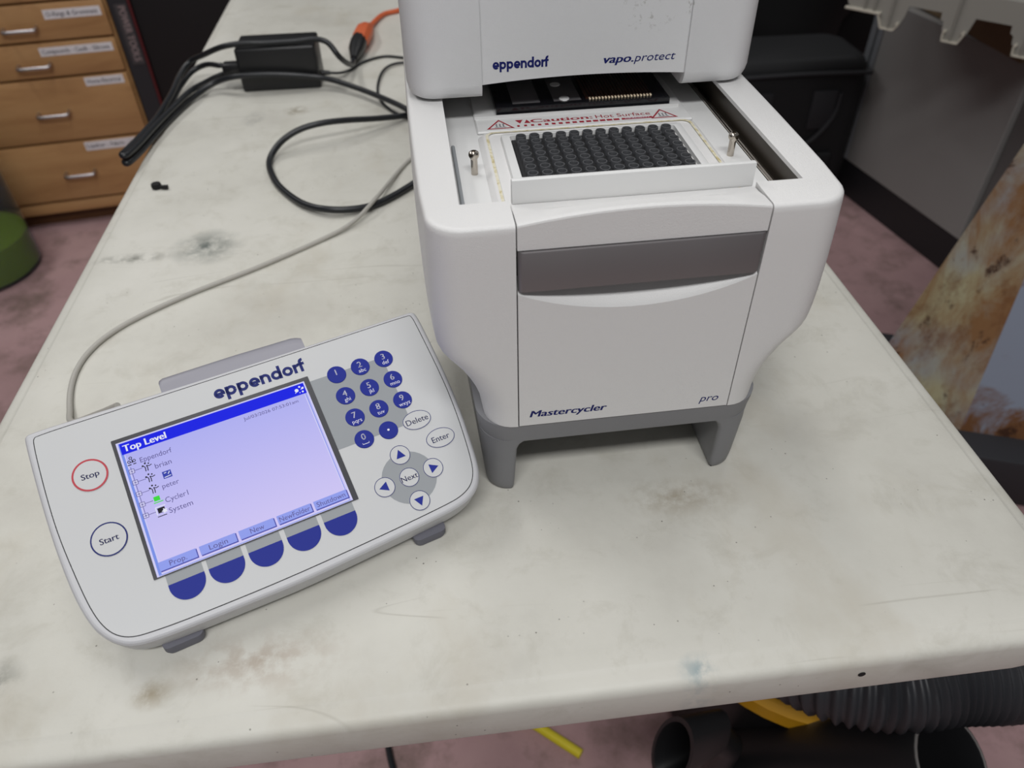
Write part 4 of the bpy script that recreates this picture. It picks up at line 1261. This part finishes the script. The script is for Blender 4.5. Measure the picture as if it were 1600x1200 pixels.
# rusty tapered pedestal on a black base
pd = thing('machine_pedestal', 'rusty tapered steel pedestal with pale paint right of the table', 'pedestal', (0.80, 0.55, FZ))
def P3(*p): return Vector(p) - pd.location
F0 = P3(0.8594, 0.4626, -0.63); L0 = P3(0.672, 0.556, -0.63); R0 = P3(1.0655, 0.3816, -0.63); B0 = P3(0.90, 0.62, -0.63)
L1_ = P3(0.8203, 0.575, -0.10); F1 = P3(0.918, 0.572, -0.10); R1 = P3(1.00, 0.55, -0.10); B1 = P3(0.91, 0.64, -0.10)
def quad_face(bm, a, b, c, d, nu=10, nv=16, bulge=0.0):
    nrm = (b - a).cross(d - a).normalized()
    g = [[bm.verts.new((a * (1 - u / nu) + b * (u / nu)) * (1 - v / nv) + (d * (1 - u / nu) + c * (u / nu)) * (v / nv)) for u in range(nu + 1)] for v in range(nv + 1)]
    for v in range(nv):
        for u in range(nu):
            bm.faces.new((g[v][u], g[v][u + 1], g[v + 1][u + 1], g[v + 1][u]))
bm = bmesh.new(); quad_face(bm, L0, F0, F1, L1_); quad_face(bm, B0, L0, L1_, B1)
obj('rusted_side', bm, RUST, pd, smooth=True, angle=40)
bm = bmesh.new(); quad_face(bm, F0, R0, R1, F1); quad_face(bm, R0, B0, B1, R1)
obj('painted_side', bm, BLUEP, pd, angle=40)
bm = bmesh.new(); bm.faces.new([bm.verts.new(v) for v in (L1_, F1, R1, B1)])
obj('top_plate', bm, BLUEP, pd)
M_ = Matrix.Rotation(-0.385, 4, 'Z'); M_.translation = Vector((0.10, -0.03, 0))
obj('base_block', bbox(-0.24, 0.26, -0.136, 0.22, 0.0, 0.11, 0.006, 2, M=M_), mat('black_base_paint', srgb(44, 44, 48), 0.55), pd)

# ================================================================== UNDER THE FRONT EDGE: SHOP VACUUM AND HOSE
vc = thing('shop_vacuum', 'black shop vacuum with yellow rim and ribbed hose under the table front', 'vacuum', (0.33, 0.06, FZ))
VK = mat('vacuum_black_plastic', srgb(26, 26, 28), 0.45)
VY = mat('vacuum_yellow_plastic', srgb(214, 158, 34), 0.4)
bm = bmesh.new(); lathe(bm, [(0.0, 0.0), (0.14, 0.0), (0.155, 0.02), (0.172, 0.268), (0.0, 0.268)], 40)
obj('drum', bm, VK, vc)
bm = bmesh.new(); lathe(bm, [(0.15, 0.262), (0.177, 0.264), (0.183, 0.270), (0.183, 0.292), (0.176, 0.299), (0.15, 0.301)], 48)
obj('yellow_rim', bm, VY, vc)
bm = bmesh.new(); lathe(bm, [(0.166, 0.299), (0.160, 0.315), (0.12, 0.335), (0.06, 0.345), (0.0, 0.347)], 40)
obj('motor_head', bm, VK, vc)
HR = mat('hose_black_rubber', srgb(44, 45, 49), 0.5)
hp_ = catmull([tuple(Vector(q) - vc.location) for q in ((0.20, -0.02, -0.365), (0.215, -0.07, -0.335), (0.245, -0.115, -0.312), (0.295, -0.136, -0.303), (0.350, -0.138, -0.30), (0.400, -0.143, -0.30), (0.450, -0.140, -0.305), (0.50, -0.12, -0.33), (0.535, -0.07, -0.37), (0.55, 0.0, -0.40))], 36)
rad = [0.0455 + 0.0028 * cos(k * 2 * pi / 6.0) for k in range(len(hp_))]
bm = bmesh.new(); tube(bm, hp_, rad, 24)
obj('ribbed_hose', bm, HR, vc, angle=70)
def loc(*p): return tuple(Vector(p) - vc.location)
bm = bmesh.new()
pa = Vector(loc(0.3330, -0.2060, -0.341)); pb = Vector(loc(0.2160, -0.0930, -0.600))
ax = (pb - pa).normalized()
u = ax.cross(Vector((0, 0, 1))).normalized(); w = u.cross(ax)
rings = []
for t, r in ((0.25, 0.043), (0.03, 0.0435), (0.002, 0.0440), (0.0, 0.0445), (0.0, 0.0485), (0.003, 0.0495), (0.03, 0.0500), (0.300, 0.0500)):
    if r == 0.0: continue
    rings.append([pa + ax * t + r * (cos(2 * pi * k / 32) * u + sin(2 * pi * k / 32) * w) for k in range(32)])
loft(bm, rings)
obj('wand_tube', bm, VK, vc, angle=50)
bm = bmesh.new()
rings = [[pa + ax * t + r * (cos(2 * pi * k / 32) * u + sin(2 * pi * k / 32) * w) for k in range(32)] for t, r in ((0.0003, 0.0445), (-0.0009, 0.0465), (0.0003, 0.0488))]
loft(bm, rings, cap0=False, cap1=False)
obj('worn_rim', bm, mat('worn_grey_edge', srgb(96, 92, 90), 0.6), vc)
bm = bmesh.new()
ca = Vector(loc(0.1057, -0.1232, -0.42)); ax2 = Vector((-0.93, -0.30, 0.22)).normalized()
u2 = ax2.cross(Vector((0, 0, 1))).normalized(); w2 = u2.cross(ax2)
rings = [[ca + ax2 * t + r * (0.62 * cos(2 * pi * k / 32) * u2 + 1.35 * sin(2 * pi * k / 32) * w2) for k in range(32)] for t, r in ((-0.04, 0.030), (0.0, 0.038), (0.02, 0.042), (0.02, 0.036), (-0.03, 0.028))]
loft(bm, rings)
tube(bm, [ca - ax2 * 0.036, ca - ax2 * 0.07 + Vector((0, 0, -0.05)), Vector((ca.x + 0.06, ca.y + 0.03, 0.003))], 0.018, 14)
obj('nozzle', bm, VK, vc, angle=50)

yr = tag(obj('yellow_rod', tube(bmesh.new(), [(0.030, 0.006, FZ + 0.008), (-0.03, 0.058, FZ + 0.008), (-0.14, 0.155, FZ + 0.008)], 0.0075, 12), mat('yellow_plastic', srgb(216, 200, 44), 0.4)), 'bright yellow rod on the floor below the table front', 'rod')
kc = tag(obj('floor_cord', tube(bmesh.new(), catmull([(-0.25, 0.14, FZ + 0.005), (-0.255, 0.08, FZ + 0.005), (-0.245, 0.02, FZ + 0.005), (-0.22, -0.04, FZ + 0.005), (-0.18, -0.10, FZ + 0.005)], 5), 0.005, 8), CORDK), 'thin black cord on the floor under the table', 'cable')
